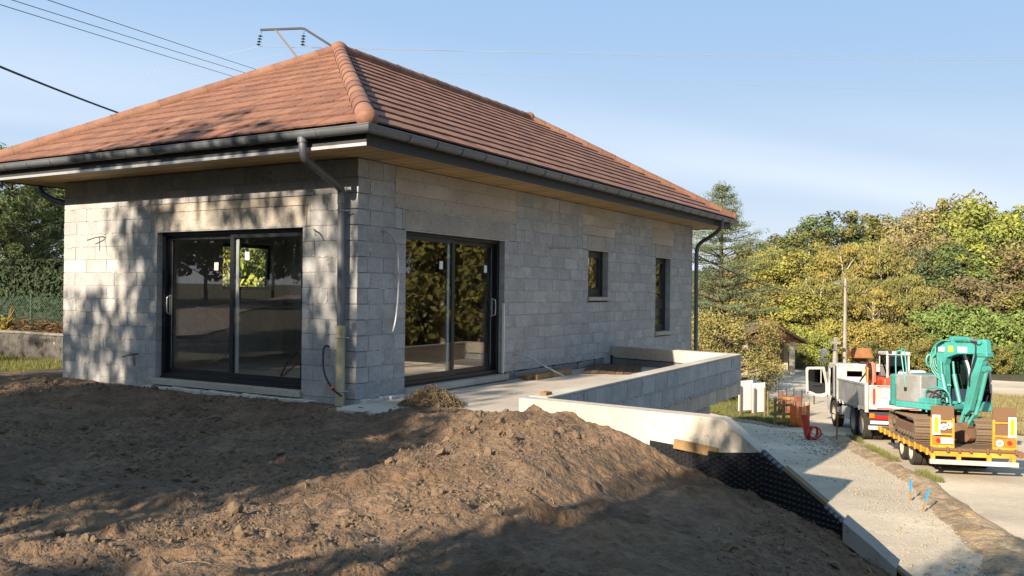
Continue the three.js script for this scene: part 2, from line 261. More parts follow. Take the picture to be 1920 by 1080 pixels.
// silver bitumen flashing along the terrace
{ const g = []; let s = 3.62; for (const l of [.30, 1.35, 1.0, .75, .40]) { g.push(cbox(s + .006, s + l - .006, .004, .10 + RB() * .03, -.01, .018 + RB() * .008, .006, .012, RB)); s += l; } part(house, 'flashing', g, M.film, 'silver film flashing at the foot of the terrace wall');
  const d = []; s = 3.62; for (const l of [.30, 1.35, 1.0, .75, .40]) { d.push(cbox(s - .007, s + .007, .003, .14, -.01, .022, .003, .004, RB)); s += l; } for (let q = 3.62; q < 7.4; q += .12) d.push(cbox(q, q + .12, .118 + RB() * .008, .13 + RB() * .01, -.01, .012, .003, .004, RB)); part(house, 'sealant', d, M.black); }

// ---------------------------------------------------------------- floor, ceiling, partition
part(house, 'floor', [box(.2, HL - .2, -.2, .115, -HW + .2, -.2)], M.slab); part(house, 'ceiling', [box(.2, HL - .2, 2.72, 2.8, -HW + .2, -.2)], M.inside);
part(house, 'partition', [box(9.35, 9.45, .115, 2.72, -HW + .2, -.2), box(4.62, 4.70, .115, 2.72, -HW + .2, -4.9)], M.inside);

// ---------------------------------------------------------------- windows and sliding doors (local x along the opening, +z outside)
function sash(parent, x0, x1, y0, y1, z, w, name = 'sash') {
  part(parent, name, [cbox(x0, x0 + w, y0, y1, z - .02, z + .02, .003), cbox(x1 - w, x1, y0, y1, z - .02, z + .02, .003), cbox(x0 + w, x1 - w, y0, y0 + w, z - .019, z + .019, .003), cbox(x0 + w, x1 - w, y1 - w * .8, y1, z - .019, z + .019, .003)], M.frame);
  for (const dz of [.011, -.011]) { const g = new THREE.PlaneGeometry(x1 - x0 - 2 * w + .01, y1 - y0 - 1.8 * w + .01); g.translate((x0 + x1) / 2, (y0 + y1) / 2 + w * .1, z + dz); part(parent, 'pane', flatten(g), M.glass); }
}
function slider(place, turn, w, h, handleLeft) {
  const d = new THREE.Group(); d.name = 'sliding_door'; d.position.set(...place); d.rotation.y = turn; house.add(d);
  const F = .055;
  part(d, 'frame', [cbox(0, F, 0, h, -.06, .06, .003), cbox(w - F, w, 0, h, -.06, .06, .003), cbox(F, w - F, h - F, h, -.059, .059, .003), cbox(F, w - F, 0, .05, -.059, .059, .003), box(F, w - F, .05, .062, -.004, .004), box(F, w - F, h - F - .012, h - F, -.004, .004), cbox(-.01, w + .01, -.025, .0, -.055, .085, .003), box(F, F + .012, .05, h - F, -.008, .008), box(w - F - .012, w - F, .05, h - F, -.008, .008)], M.frame);
  const m = w / 2, zo = .03, zi = -.03;
  sash(d, F, m + .045, .052, h - F - .002, handleLeft ? zi : zo, .075); sash(d, m - .03, w - F, .052, h - F - .002, handleLeft ? zo : zi, .075);
  // the pale warm-edge spacer seen through the meeting stiles
  part(d, 'spacer', handleLeft ? [box(m + .046, m + .105, .12, h - .12, -.008, .008)] : [box(m - .09, m - .035, .12, h - .12, -.008, .008)], M.spacer);
  const hx = handleLeft ? F + .05 : w - F - .05, hz = .058 - .06;
  part(d, 'handle', [tube([V(hx, .92, hz), V(hx, .93, hz + .05), V(hx, 1.0, hz + .06), V(hx, 1.1, hz + .06), V(hx, 1.17, hz + .05), V(hx, 1.18, hz)], .011, 20), cbox(hx - .018, hx + .018, .9, 1.2, hz - .01, hz + .006, .003)], M.steel);
  part(d, 'trim', handleLeft ? [box(F + .072, F + .078, .13, h - .13, -.012, -.006)] : [box(w - F - .084, w - F - .078, .13, h - .13, -.012, -.006)], M.steel);
  return d;
}
const endDoor = slider([.16, .125, -3.81], -Math.PI / 2, 2.885, 2.125, true);
const longDoor = slider([1.0, .125, -.16], 0, 2.6, 2.125, false);
const note = (d, x, y, z, w = .085, h = .115) => part(d, 'sticker', [box(x, x + w, y, y + h, z, z + .0015)], M.sticker, 'small paper sticker on the glass');
note(endDoor, 1.02, 1.56, -.017); note(endDoor, 1.70, 1.70, .043); note(longDoor, .95, 1.62, .043); note(longDoor, 2.26, 1.60, -.017);
function windowUnit(x0, x1, y0, y1, split) {
  const d = new THREE.Group(); d.name = 'window'; d.position.set(x0, y0, -.16); house.add(d); const w = x1 - x0, h = y1 - y0, F = .06;
  part(d, 'frame', [cbox(0, F, 0, h, -.04, .04, .003), cbox(w - F, w, 0, h, -.04, .04, .003), cbox(F, w - F, h - F, h, -.039, .039, .003), cbox(F, w - F, 0, F, -.039, .039, .003)], M.frame);
  if (split) { sash(d, F - .01, w - F + .01, F - .01, split - .03, .01, .10); sash(d, F - .01, w - F + .01, split + .03, h - F + .01, .01, .10); part(d, 'transom', [cbox(F, w - F, split - .03, split + .03, -.035, .035, .003)], M.frame); }
  else sash(d, F - .01, w - F + .01, F - .01, h - F + .01, .01, .11);
  return d;
}
const win1 = windowUnit(6.72, 7.64, 1.345, 2.25), win2 = windowUnit(10.25, 11.2, .555, 2.25, .62);
note(win1, .22, .62, .022, .10, .14); part(win2, 'sticker', [box(.10, .16, .57, .63, .046, .05)], M.sticker);
{ const d = new THREE.Group(); d.name = 'window'; d.position.set(3.05, 1.40, -HW + .06); house.add(d); const F = .07; part(d, 'frame', [box(0, F, 0, .9, -.03, .03), box(1.3 - F, 1.3, 0, .9, -.03, .03), box(F, 1.3 - F, .9 - F, .9, -.029, .029), box(F, 1.3 - F, 0, F, -.029, .029)], M.frame); const g = new THREE.PlaneGeometry(1.2, .8); g.translate(.65, .45, 0); part(d, 'pane', flatten(g), M.glass); }
// loose cables inside
part(house, 'cable', [tube([V(.42, 1.15, -3.45), V(.55, 1.05, -3.2), V(.6, .75, -2.95), V(.55, .45, -2.95), V(.5, .33, -3.15)], .012, 40)], M.black); part(house, 'cable', [tube([V(.9, .13, -2.2), V(.9, .42, -2.0), V(.95, .62, -1.6), V(1.0, .52, -1.2), V(1.0, .2, -.95), V(.9, .13, -.5)], .012, 48)], M.black); part(house, 'cable', [tube([V(.8, .13, -2.1), V(.85, .36, -1.8), V(.9, .46, -1.5), V(.9, .3, -1.1), V(.9, .13, -.8)], .010, 40)], M.black);

// ---------------------------------------------------------------- conduits and wires left hanging out of the blocks
const wire = (pts, r, m, label) => part(house, 'conduit', [tube(pts.map((p) => V(...p)), r, 40, 8)], m, label);
wire([[.02, 2.19, -5.02], [-.05, 2.20, -5.02], [-.10, 2.19, -5.10], [-.12, 2.15, -5.28]], .008, M.black); wire([[-.09, 2.19, -5.03], [-.11, 2.1, -5.0], [-.12, 1.98, -4.98]], .006, M.black);
wire([[.02, .43, -4.2], [-.06, .44, -4.2], [-.10, .42, -4.28], [-.12, .39, -4.42]], .008, M.black); wire([[-.08, .43, -4.2], [-.10, .36, -4.17], [-.10, .28, -4.14]], .006, M.black);
wire([[.02, 2.20, -.72], [-.06, 2.21, -.70], [-.12, 2.19, -.62], [-.14, 2.12, -.57]], .010, M.conduit);
wire([[.47, 2.19, -.02], [.48, 2.19, .06], [.56, 2.14, .10], [.68, 1.95, .10], [.74, 1.65, .08], [.74, 1.3, .07], [.68, 1.02, .08], [.60, .88, .10]], .012, M.conduit, 'pale grey conduit hanging in a long curve beside the sliding door');
wire([[3.92, .40, -.02], [3.93, .41, .06], [4.05, .38, .16], [4.3, .22, .34], [4.62, .03, .56]], .014, M.conduit); wire([[5.12, 2.2, -.03], [5.14, 2.2, .16], [5.2, 2.19, .34]], .014, M.conduit);
wire([[.02, .70, -.45], [-.06, .71, -.46], [-.14, .62, -.42], [-.24, .38, -.30], [-.26, .20, -.14], [-.24, .12, -.02]], .012, M.black); part(house, 'connector', [tube([V(-.255, .22, -.165), V(-.262, .20, -.13)], .026, 4, 10)], M.orange, 'small orange plug on the black cable');
// white corner bead on the door reveal
part(house, 'corner_bead', [cbox(3.583, 3.603, .11, 1.24, -.03, .012, .003)], M.sticker);

// ---------------------------------------------------------------- soffit, fascia, gutter: swept round the four sides
const cornerAt = (o, y) => [V(-o, y, o), V(HL + o, y, o), V(HL + o, y, -HW - o), V(-o, y, -HW - o)];
function sweep(profile, side) {                                                // profile [[offset, height]...] closed; mitred ends
  const P = profile.map(([o, y]) => { const c = cornerAt(o, y); return [c[side], c[(side + 1) % 4]]; }), t = [];
  for (let i = 0; i < P.length; i++) { const [a, b] = P[i], [c, d] = P[(i + 1) % P.length]; t.push(...a.toArray(), ...b.toArray(), ...d.toArray(), ...a.toArray(), ...d.toArray(), ...c.toArray()); }
  return triUV(fromTris(t));
}
const gutterProfile = []; for (let i = 0; i <= 12; i++) { const a = Math.PI + i / 12 * Math.PI; gutterProfile.push([.83 + Math.cos(a) * .078, 3.275 + Math.sin(a) * .078]); } gutterProfile.push([.914, 3.285], [.912, 3.292], [.902, 3.290]); for (let i = 12; i >= 0; i--) { const a = Math.PI + i / 12 * Math.PI; gutterProfile.push([.83 + Math.cos(a) * .073, 3.275 + Math.sin(a) * .073]); }
const bracketGeo = (() => { const p = []; for (let i = 0; i <= 10; i++) { const a = Math.PI + i / 10 * Math.PI; p.push(V(Math.cos(a) * .082, Math.sin(a) * .082, 0)); } return tube(p, .0065, 14, 5); })();
const gutter = part(house, 'gutter', [0, 1, 2, 3].map((s) => sweep(gutterProfile, s)), M.gutter);
for (let s = 0; s < 4; s++) {
  for (let b = 0; b < 7; b++) { const o0 = .012 + b * .101, o1 = o0 + .099; part(house, 'soffit_board', sweep([[o0, SOF], [o1, SOF], [o1, SOF + .012], [o0, SOF + .012]], s), M.soffit[(b * 3 + s) % 4]); }
  part(house, 'fascia', sweep([[.722, SOF - .012], [.742, SOF - .012], [.742, 3.30], [.722, 3.30]], s), M.fascia);
  part(house, 'drip_edge', sweep([[.744, SOF - .016], [.752, SOF - .016], [.752, SOF + .022], [.744, SOF + .022]], s), s === 3 ? M.strip : M.fascia);
  const len = s % 2 ? HW : HL, n = Math.round(len / .55);
  for (let i = 0; i <= n; i++) { const t = -.4 + (len + .8) * (i + .5) / (n + 1); const m = part(gutter, 'gutter_bracket', bracketGeo, M.gutter);
    if (s === 0) { m.position.set(t, 3.275, .83); m.rotation.y = -Math.PI / 2; } else if (s === 1) { m.position.set(HL + .83, 3.275, -t); } else if (s === 2) { m.position.set(t, 3.275, -HW - .83); m.rotation.y = Math.PI / 2; } else { m.position.set(-.83, 3.275, -t); m.rotation.y = Math.PI; } }
}
const clampRing = (x, y, z, r) => part(house, 'pipe_clamp', [(() => { const g = new THREE.TorusGeometry(r, .007, 6, 20); g.rotateX(Math.PI / 2); g.translate(x, y, z); return triUV(flatten(g)); })(), rod(V(x, y, z + r), V(x + .03, y, z + r + .05), .008)], M.steel);
part(house, 'downspout', [tube([V(-.83, 3.21, -.15), V(-.83, 3.06, -.14), V(-.80, 2.98, -.14), V(-.70, 2.93, -.145), V(-.45, 2.83, -.16), V(-.20, 2.735, -.175), V(-.12, 2.68, -.18), V(-.10, 2.58, -.18), V(-.10, 2.2, -.178), V(-.10, 1.6, -.175), V(-.10, .90, -.17)], .049, 90, 16), cyl(-.83, 3.19, -.15, .062, .06), cyl(-.10, 2.55, -.18, .054, .09)], M.pvcGrey, 'grey downspout with a slanting offset at the house corner');
part(house, 'downpipe_foot', [cyl(-.10, .42, -.17, .058, 1.02), cyl(-.10, .93, -.17, .066, .10)], M.pvcBeige, 'beige plastic pipe at the foot of the downspout'); clampRing(-.10, 2.42, -.18, .053); clampRing(-.10, .83, -.17, .061); clampRing(-.10, .16, -.17, .061);
part(house, 'downspout', [tube([V(12.45, 3.21, .83), V(12.45, 3.05, .82), V(12.5, 2.97, .74), V(12.68, 2.82, .45), V(12.84, 2.70, .18), V(12.88, 2.6, .09), V(12.88, 2.4, .07), V(12.88, 1, .07), V(12.88, -3.4, .07)], .05, 80, 14), cyl(12.45, 3.19, .83, .062, .06)], M.pvcGrey, 'grey downspout at the far end of the terrace wall');
part(house, 'downspout', [tube([V(.10, 3.21, -HW - .83), V(.10, 3.0, -HW - .80), V(.16, 2.88, -HW - .62), V(.22, 2.78, -HW - .30), V(.24, 2.66, -HW - .1), V(.24, 2.4, -HW - .07), V(.24, .2, -HW - .07)], .05, 60, 14)], M.pvcGrey);

// ---------------------------------------------------------------- roof
const roof = part(house, 'roof', (() => {                                      // decking under the tiles
  const o = .80, y0 = 3.305, y1 = 3.305 + (HW / 2 + o) * .576, a = cornerAt(o, y0), r0 = V(HW / 2, y1, -HW / 2), r1 = V(HL - HW / 2, y1, -HW / 2), t = [];
  const f = (...v) => { for (let i = 1; i + 1 < v.length; i++) t.push(...v[0].toArray(), ...v[i].toArray(), ...v[i + 1].toArray()); };
  f(a[0], a[1], r1, r0); f(a[1], a[2], r1); f(a[2], a[3], r0, r1); f(a[3], a[0], r0); f(a[0], a[3], a[2], a[1]); return [triUV(fromTris(t))]; })(), std('#4a3a30'));
const SL = Math.atan(.576), cS = Math.cos(SL), sS = Math.sin(SL), RT = rng(33), TO = .835, TY = 3.315;
function clipHalf(poly, a, b, c) { const out = []; for (let i = 0; i < poly.length; i++) { const p = poly[i], q = poly[(i + 1) % poly.length], dp = a * p[0] + b * p[1] - c, dq = a * q[0] + b * q[1] - c; if (dp >= 0) out.push(p); if ((dp >= 0) !== (dq >= 0)) { const t = dp / (dp - dq); out.push([lerp(p[0], q[0], t), lerp(p[1], q[1], t)]); } } return out; }
function tileGeo(poly, v0, len, toWorld, tilt) {
  const t = [], top = poly.map(([u, v]) => toWorld(u, v, lerp(.042, .014, (v - v0) / len) + tilt)), bot = poly.map(([u, v]) => toWorld(u, v, lerp(.020, -.004, (v - v0) / len) + tilt)), n = poly.length;
  for (let i = 1; i + 1 < n; i++) t.push(...top[0], ...top[i], ...top[i + 1]);
  for (let i = 0; i < n; i++) { const j = (i + 1) % n; t.push(...bot[i], ...bot[j], ...top[j], ...bot[i], ...top[j], ...top[i]); }
  return triUV(fromTris(t), RT() * 9, RT() * 9);
}
let tileBudget = 300; const spareTiles = [];
function slope(side, base, along, up, nrm) {
  const vMax = (HW / 2 + TO) / cS, toWorld = (u, v, h) => base.clone().addScaledVector(along, u).addScaledVector(up, v).addScaledVector(nrm, h).toArray();
  const e = .332, w = .332, U = (side === 'long' ? HL : HW) + 2 * TO, list = [];
  for (let k = 0; k * e < vMax; k++) { const v0 = k * e - .0, len = e + .055;
    for (let u = -w + (k % 2) * w / 2; u < U; u += w) { const g = .0025 + RT() * .002;
      let poly = [[u + g, v0], [u + w - g, v0], [u + w - g, v0 + len], [u + g, v0 + len]];
      poly = clipHalf(poly, 1, -cS, .0); if (poly.length > 2) poly = clipHalf(poly, -1, -cS, -U); if (poly.length > 2) poly = clipHalf(poly, 0, -1, -vMax + .02); if (poly.length < 3) continue;
      let A = 0; for (let i = 0; i < poly.length; i++) { const p = poly[i], q = poly[(i + 1) % poly.length]; A += p[0] * q[1] - q[0] * p[1]; } if (Math.abs(A) < .006) continue;
      list.push([tileGeo(poly, v0, len, toWorld, RT() * .003), M.clay[(RT() * M.clay.length) | 0], u]); } }
  return list;
}
const tEnd = slope('end', V(-TO, TY, -HW - TO), V(0, 0, 1), V(cS, sS, 0), V(-sS, cS, 0)), tLong = slope('long', V(-TO, TY, TO), V(1, 0, 0), V(0, sS, -cS), V(0, cS, sS));
const tBack = slope('long', V(HL + TO, TY, -HW - TO), V(-1, 0, 0), V(0, sS, cS), V(0, cS, -sS)), tFar = slope('end', V(HL + TO, TY, TO), V(0, 0, -1), V(-cS, sS, 0), V(sS, cS, 0));
for (const [g, m] of tEnd) { if (tileBudget-- > 0) part(roof, 'tile', g, m); else spareTiles.push([g, m]); }
for (const [g, m] of tLong.sort((a, b) => a[2] - b[2])) { if (tileBudget-- > 0) part(roof, 'tile', g, m); else spareTiles.push([g, m]); }
spareTiles.push(...tBack, ...tFar);
M.clay.forEach((m) => { part(roof, 'far_tiles', spareTiles.filter((t) => t[1] === m).map((t) => t[0]), m).userData.kind = 'stuff'; });
// half-round hip and ridge tiles
const capGeo = (() => { const g = []; const shell = (r1, r2, y0, y1) => { const c = new THREE.CylinderGeometry(r2, r1, y1 - y0, 18, 1, true, -1.9, 3.8); c.translate(0, (y0 + y1) / 2, 0); return flatten(c); };
  g.push(shell(.1215, .1175, 0, .42), shell(.1245, .1245, -.002, .022), shell(.1245, .120, .022, .026)); return mg(g.map((x) => triUV(x))); })();
const apexY = TY + (HW / 2 + TO) * .576;
function capRun(a, b, ends) { const L = a.distanceTo(b), n = Math.round(L / .40), d = b.clone().sub(a).normalize(), up = V(0, 1, 0).addScaledVector(d, -d.y).normalize(), s = d.clone().cross(up);
  for (let i = 0; i < n; i++) { const m = part(roof, 'hip_tile', capGeo, M.clay[(RT() * 5) | 0]); m.position.copy(a).addScaledVector(d, L * i / n).addScaledVector(up, -.015 + RT() * .006); m.quaternion.setFromRotationMatrix(new THREE.Matrix4().makeBasis(s, d, up)); }
  if (ends) { const g = new THREE.SphereGeometry(.128, 18, 12); g.scale(1, 1, 1); g.translate(a.x, a.y - .01, a.z); part(roof, 'hip_end', triUV(flatten(g)), M.clay[2]); } }
const A0 = V(HW / 2, apexY + .02, -HW / 2), A1 = V(HL - HW / 2, apexY + .02, -HW / 2);
cornerAt(TO - .06, TY + .07).forEach((c, i) => capRun(c, i === 0 || i === 3 ? A0 : A1, true)); capRun(A0, A1, false);
for (const p of [A0, A1]) { const g = new THREE.SphereGeometry(.15, 20, 14); g.translate(p.x, p.y, p.z); part(roof, 'ridge_end', triUV(flatten(g)), M.clay[0]); }
// ================================================================ TERRACE
const range = (a, b, s) => { const o = []; for (let v = a; v < b + 1e-6; v += s) o.push(v); return o; };
const polyY = (pts, y0, y1, bevel = 0) => { const g = extr(pts.map(([x, z]) => [x, -z]), y0, y1, bevel); g.rotateX(-Math.PI / 2); return triUV(flatten(g.deleteAttribute('uv'))); };   // outline in x,z lifted from y0 to y1
const RQ = rng(55);
const terrace = thing('terrace', 'concrete terrace with a low parapet of painted-over blocks along the house', 'terrace');
part(terrace, 'slab', [polyY([[-.5, .004], [7.86, .004], [7.1, 2.62], [-.5, 2.8]], -.22, 0)], M.slab);
{ const p = new THREE.Group(); p.name = 'parapet'; p.position.set(-.5, 0, 3.0); p.rotation.y = .0257; terrace.add(p); const L = 7.76;
  part(p, 'core', [box(.01, L - .01, -.13, .33, -.2, -.008)], M.mortar); part(p, 'coping', [cbox(-.05, L + .004, .326, .352, -.21, .004, .004, .002)], M.render); part(p, 'render_coat', [box(.0, L - .2, -.02, .326, -.208, -.2)], M.render);
  for (let k = 0; k < 2; k++) { let s = k ? .22 : 0; const e = [0]; while (s < L - .2) { if (s > .1) e.push(s); s += .5 + (RQ() - .5) * .03; } e.push(L); for (let i = 0; i + 1 < e.length; i++) part(p, 'block', cbox(e[i] + .004, e[i + 1] - .004, k ? .104 : -.126, k ? .322 : .096, -.1, .0 + (RQ() - .5) * .005, .006, .004, RQ), blockTones[(RQ() * 7) | 0]); }
  const sq = []; for (let s = .1; s < L - .1; s += .035) { const y = .10 + (RQ() - .5) * .004; if (n3(s * 1.3, 2, 0) > -.1) sq.push(cbox(s, s + .036, y - .006 - RQ() * .005, y + .004 + RQ() * .006, -.02, .006 + RQ() * .008, .003, .004, RQ)); if (n3(s * 2, 5, 0) > -.25) sq.push(cbox(s, s + .036, -.14 - RQ() * .02, -.122 + RQ() * .014, -.03, .008 + RQ() * .014, .004, .006, RQ)); if (RQ() < .03) sq.push(cbox(s, s + .02 + RQ() * .02, .14 + RQ() * .1, .30, -.02, .006 + RQ() * .006, .004, .008, RQ)); }
  part(p, 'mortar_squeeze', sq, M.mortar); const band = []; for (let s = 0; s < L - .01; s += .194) band.push(cbox(s, s + .1945, -.37 - RQ() * .012, -.134, -.6, -.006 + (RQ() - .5) * .006, .004, .004, RQ)); part(p, 'slab_edge', band, M.poured); }
{ const far = polyY([[7.83, .004], [8.03, .004], [7.262, 2.796], [7.03, 2.60]], -.36, .354, .004); part(terrace, 'parapet', far, M.render, 'rendered parapet at the far end of the terrace');
  part(terrace, 'flashing', [polyY([[7.812, .03], [7.83, .03], [7.032, 2.6], [7.012, 2.6]], .003, .115)], M.film); part(terrace, 'sealant', [polyY([[7.806, .02], [7.83, .02], [7.032, 2.6], [7.008, 2.6]], .118, .132), box(7.79, 7.83, .0, .17, .008, .04)], M.black); }
part(terrace, 'basement_wall', [polyY([[-.7, 2.0], [5.85, 2.0], [5.72, 2.72], [-.7, 2.86]], -4.0, -.372)], M.mortar);

// ================================================================ RETAINING WALL that holds the mound back from the drive
const faceX = (z) => -.755 - .125 * (z - 2.785), wallTop = (z) => z < 4.97 ? .35 : .35 - .725 * (z - 4.97);
const retaining = thing('retaining_wall', 'pale smooth concrete retaining wall whose top slopes down beside the mound', 'wall');
{ const prof = [[2.985, -4.2], [9.2, -4.2], [9.2, wallTop(9.2)], [7, wallTop(7)], [6, wallTop(6)], [4.99, .34], [4.95, .35], [4, .35], [2.985, .35]], g = extr(prof, 0, .2, .008), p = g.attributes.position;
  for (let i = 0; i < p.count; i++) { const z = p.getX(i), y = p.getY(i), d = p.getZ(i); p.setXYZ(i, faceX(z) + d, y, z); }
  g.deleteAttribute('uv'); g.computeVertexNormals(); part(retaining, 'wall', triUV(g), M.render);
  part(retaining, 'formwork_seam', [3.9, 4.62].map((z) => cbox(faceX(z) - .003, faceX(z) + .03, -.6, .338, z, z + .007, .001, .002)), M.render);
  part(retaining, 'block', [cbox(-.755, -.5, .16, .346, 2.78, 2.98, .006, .006)], blockTones[4], 'grey block closing the end of the wall'); part(retaining, 'block', [cbox(-.752, -.5, -.2, .155, 2.782, 2.98, .008, .008)], M.paleMortar); }
const soilContact = (z) => table([[2.79, .17], [2.96, .21], [3.47, .22], [3.77, .17], [4.17, .08], [4.39, -.03], [4.71, -.16], [5.2, -.27], [5.65, -.42], [6.07, -.58], [6.35, -.73], [7, -1.15], [9, -2.7]], z);
{ // studded black drainage sheet
  const topY = (z) => z < 4.95 ? .085 - .05 * (z - 4.4) : z < 5.3 ? lerp(.058, .10, (z - 4.95) / .35) : wallTop(z) + .012;
  const face = (z, y) => V(faceX(z) - .022 + .006 * Math.sin(z * 9 + y * 3), y, z), t = [];
  const sheet = (za, zb) => { for (let z = za; z < zb - .001; z += .05) { const z1 = Math.min(zb, z + .05), q = [face(z, topY(z)), face(z1, topY(z1)), face(z1, soilContact(z1) - .2), face(z, soilContact(z) - .2)]; t.push(...q[0].toArray(), ...q[1].toArray(), ...q[2].toArray(), ...q[0].toArray(), ...q[2].toArray(), ...q[3].toArray());
    if (z > 5.25) { const r = [face(z, topY(z)), face(z1, topY(z1)), V(faceX(z1) + .09, topY(z1) + .012, z1), V(faceX(z) + .09, topY(z) + .012, z)]; t.push(...r[0].toArray(), ...r[1].toArray(), ...r[2].toArray(), ...r[0].toArray(), ...r[2].toArray(), ...r[3].toArray()); } } };
  sheet(4.28, 8.4);
  const studs = []; const S = new THREE.CylinderGeometry(.008, .017, .012, 6, 1); S.rotateZ(Math.PI / 2); const st = flatten(S);
  let row = 0; for (let z = 4.32; z < 7.6; z += .039, row++) { for (let y = topY(z) - .03 - (row % 2) * .0225; y > soilContact(z) - .12; y -= .045) { const g = st.clone(), f = face(z, y); g.translate(f.x - .006, f.y, f.z); studs.push(g); }
    if (z > 5.3) for (let k = 0; k < 2; k++) { const g = st.clone(); g.rotateZ(-Math.PI / 2); g.translate(faceX(z) + .005 + k * .045, topY(z) + .012, z); studs.push(g); } }
  solid('drainage_membrane', 'black studded drainage sheet hung on the retaining wall', 'membrane', [triUV(fromTris(t)), ...studs.map((g) => triUV(g))], M.membrane);
  const f = []; for (let z = 6.0; z < 6.40; z += .04) { const a = V(faceX(z) - .05 - .008 * Math.sin(z * 20), 0, z), z1 = z + .04, b = V(faceX(z1) - .05 - .008 * Math.sin(z1 * 20), 0, z1), ya = wallTop(z) + .045, yb = wallTop(z1) + .045, la = ya - .20 - .05 * Math.sin(z * 8), lb = yb - .20 - .05 * Math.sin(z1 * 8);
    f.push(a.x, ya, z, b.x, yb, z1, b.x, lb, z1, a.x, ya, z, b.x, lb, z1, a.x, la, z, a.x, ya, z, b.x, yb, z1, b.x + .22, yb + .01, z1, a.x, ya, z, b.x + .22, yb + .01, z1, a.x + .22, ya + .01, z); }
  solid('felt_strip', 'pale grey felt strip lapped over the sloping wall top', 'felt', triUV(fromTris(f)), M.felt);
}
solid('plank', 'short pale plank pinned flat to the wall face above the black sheet', 'plank', [(() => { const g = cbox(-.20, .20, -.043, .043, -.012, .012, .003); g.rotateX(0); g.rotateZ(-.13); g.rotateY(-Math.PI / 2 + .12); g.translate(faceX(4.72) - .04, .075, 4.745); return g; })()], M.plank, 'planks on the retaining wall');
solid('plank', 'weathered plank lying along the sloping wall top on the black sheet', 'plank', [bar(V(faceX(5.52) + .01, wallTop(5.52) + .05, 5.52), V(faceX(5.86) + .03, wallTop(5.86) + .05, 5.86), .095, .026)], M.oldPlank, 'planks on the retaining wall');
solid('plank', 'short plank end at the foot of the pale felt strip', 'plank', [bar(V(faceX(6.42) - .0, wallTop(6.42) + .05, 6.40), V(faceX(6.56), wallTop(6.56) + .05, 6.56), .08, .022)], M.oldPlank, 'planks on the retaining wall');

// ================================================================ SOIL MOUND
const wallPull = (x, z) => { const d = faceX(z) - x; return z > 2.5 ? 1 - sstep(0, 3.4, d) : 0; };
function soilBase(x, z) {
  let b = -.10 + .05 * fbm2(x * .3, z * .3, 2) - .05 * sstep(-6, -12, x);
  if (z > 6.2) b -= .10 * (z - 6.2) * sstep(-6.5, -1.5, x);
  if (x > -1.6 && z < 2.6) b = lerp(b, z < -.2 ? -.045 : lerp(-.05, .03, sstep(0, 1.5, z)) - .10 * sstep(.15, .55, x), sstep(-1.6, -.5, x));
  b = lerp(b, -.02, .8 * sstep(-4.5, -6.2, z) * sstep(-3, 0, x));
  const c = soilContact(Math.max(2.79, z)); b = lerp(b, c, wallPull(x, z) * sstep(2.35, 2.85, z));
  return b;
}
function soilH(x, z) {
  let h = soilBase(x, z), q = sstep(.55, .1, x) * (1 - .75 * sstep(-.5, 0, x) * (z < 2.6 ? 1 : 0));
  const r = 1 - Math.abs(n3(x * 1.7 + 3, .5, z * 1.7)), clod = Math.pow(clamp(n3(x * 4.3, 8.1, z * 4.3) * 1.5), 1.3);
  h += q * (.045 * fbm2(x * .85 + 5, z * .85, 3) + .050 * (r - .75) + .060 * clod + .034 * n3(x * 3.1, 3.3, z * 3.1) + .022 * n3(x * 7.3, 1.3, z * 7.3) + .020 * Math.abs(n3(x * 13.1, 4.3, z * 13.1)) + .010 * n3(x * 24, 6.1, z * 24) + .008 * Math.abs(n3(x * 37, 2.1, z * 37)));
  return h;
}
const soilMax = (z) => z < -.015 ? .06 : z < 2.60 ? .56 : z < 2.78 ? lerp(.56, -.70, (z - 2.60) / .18) : faceX(z) + .05;
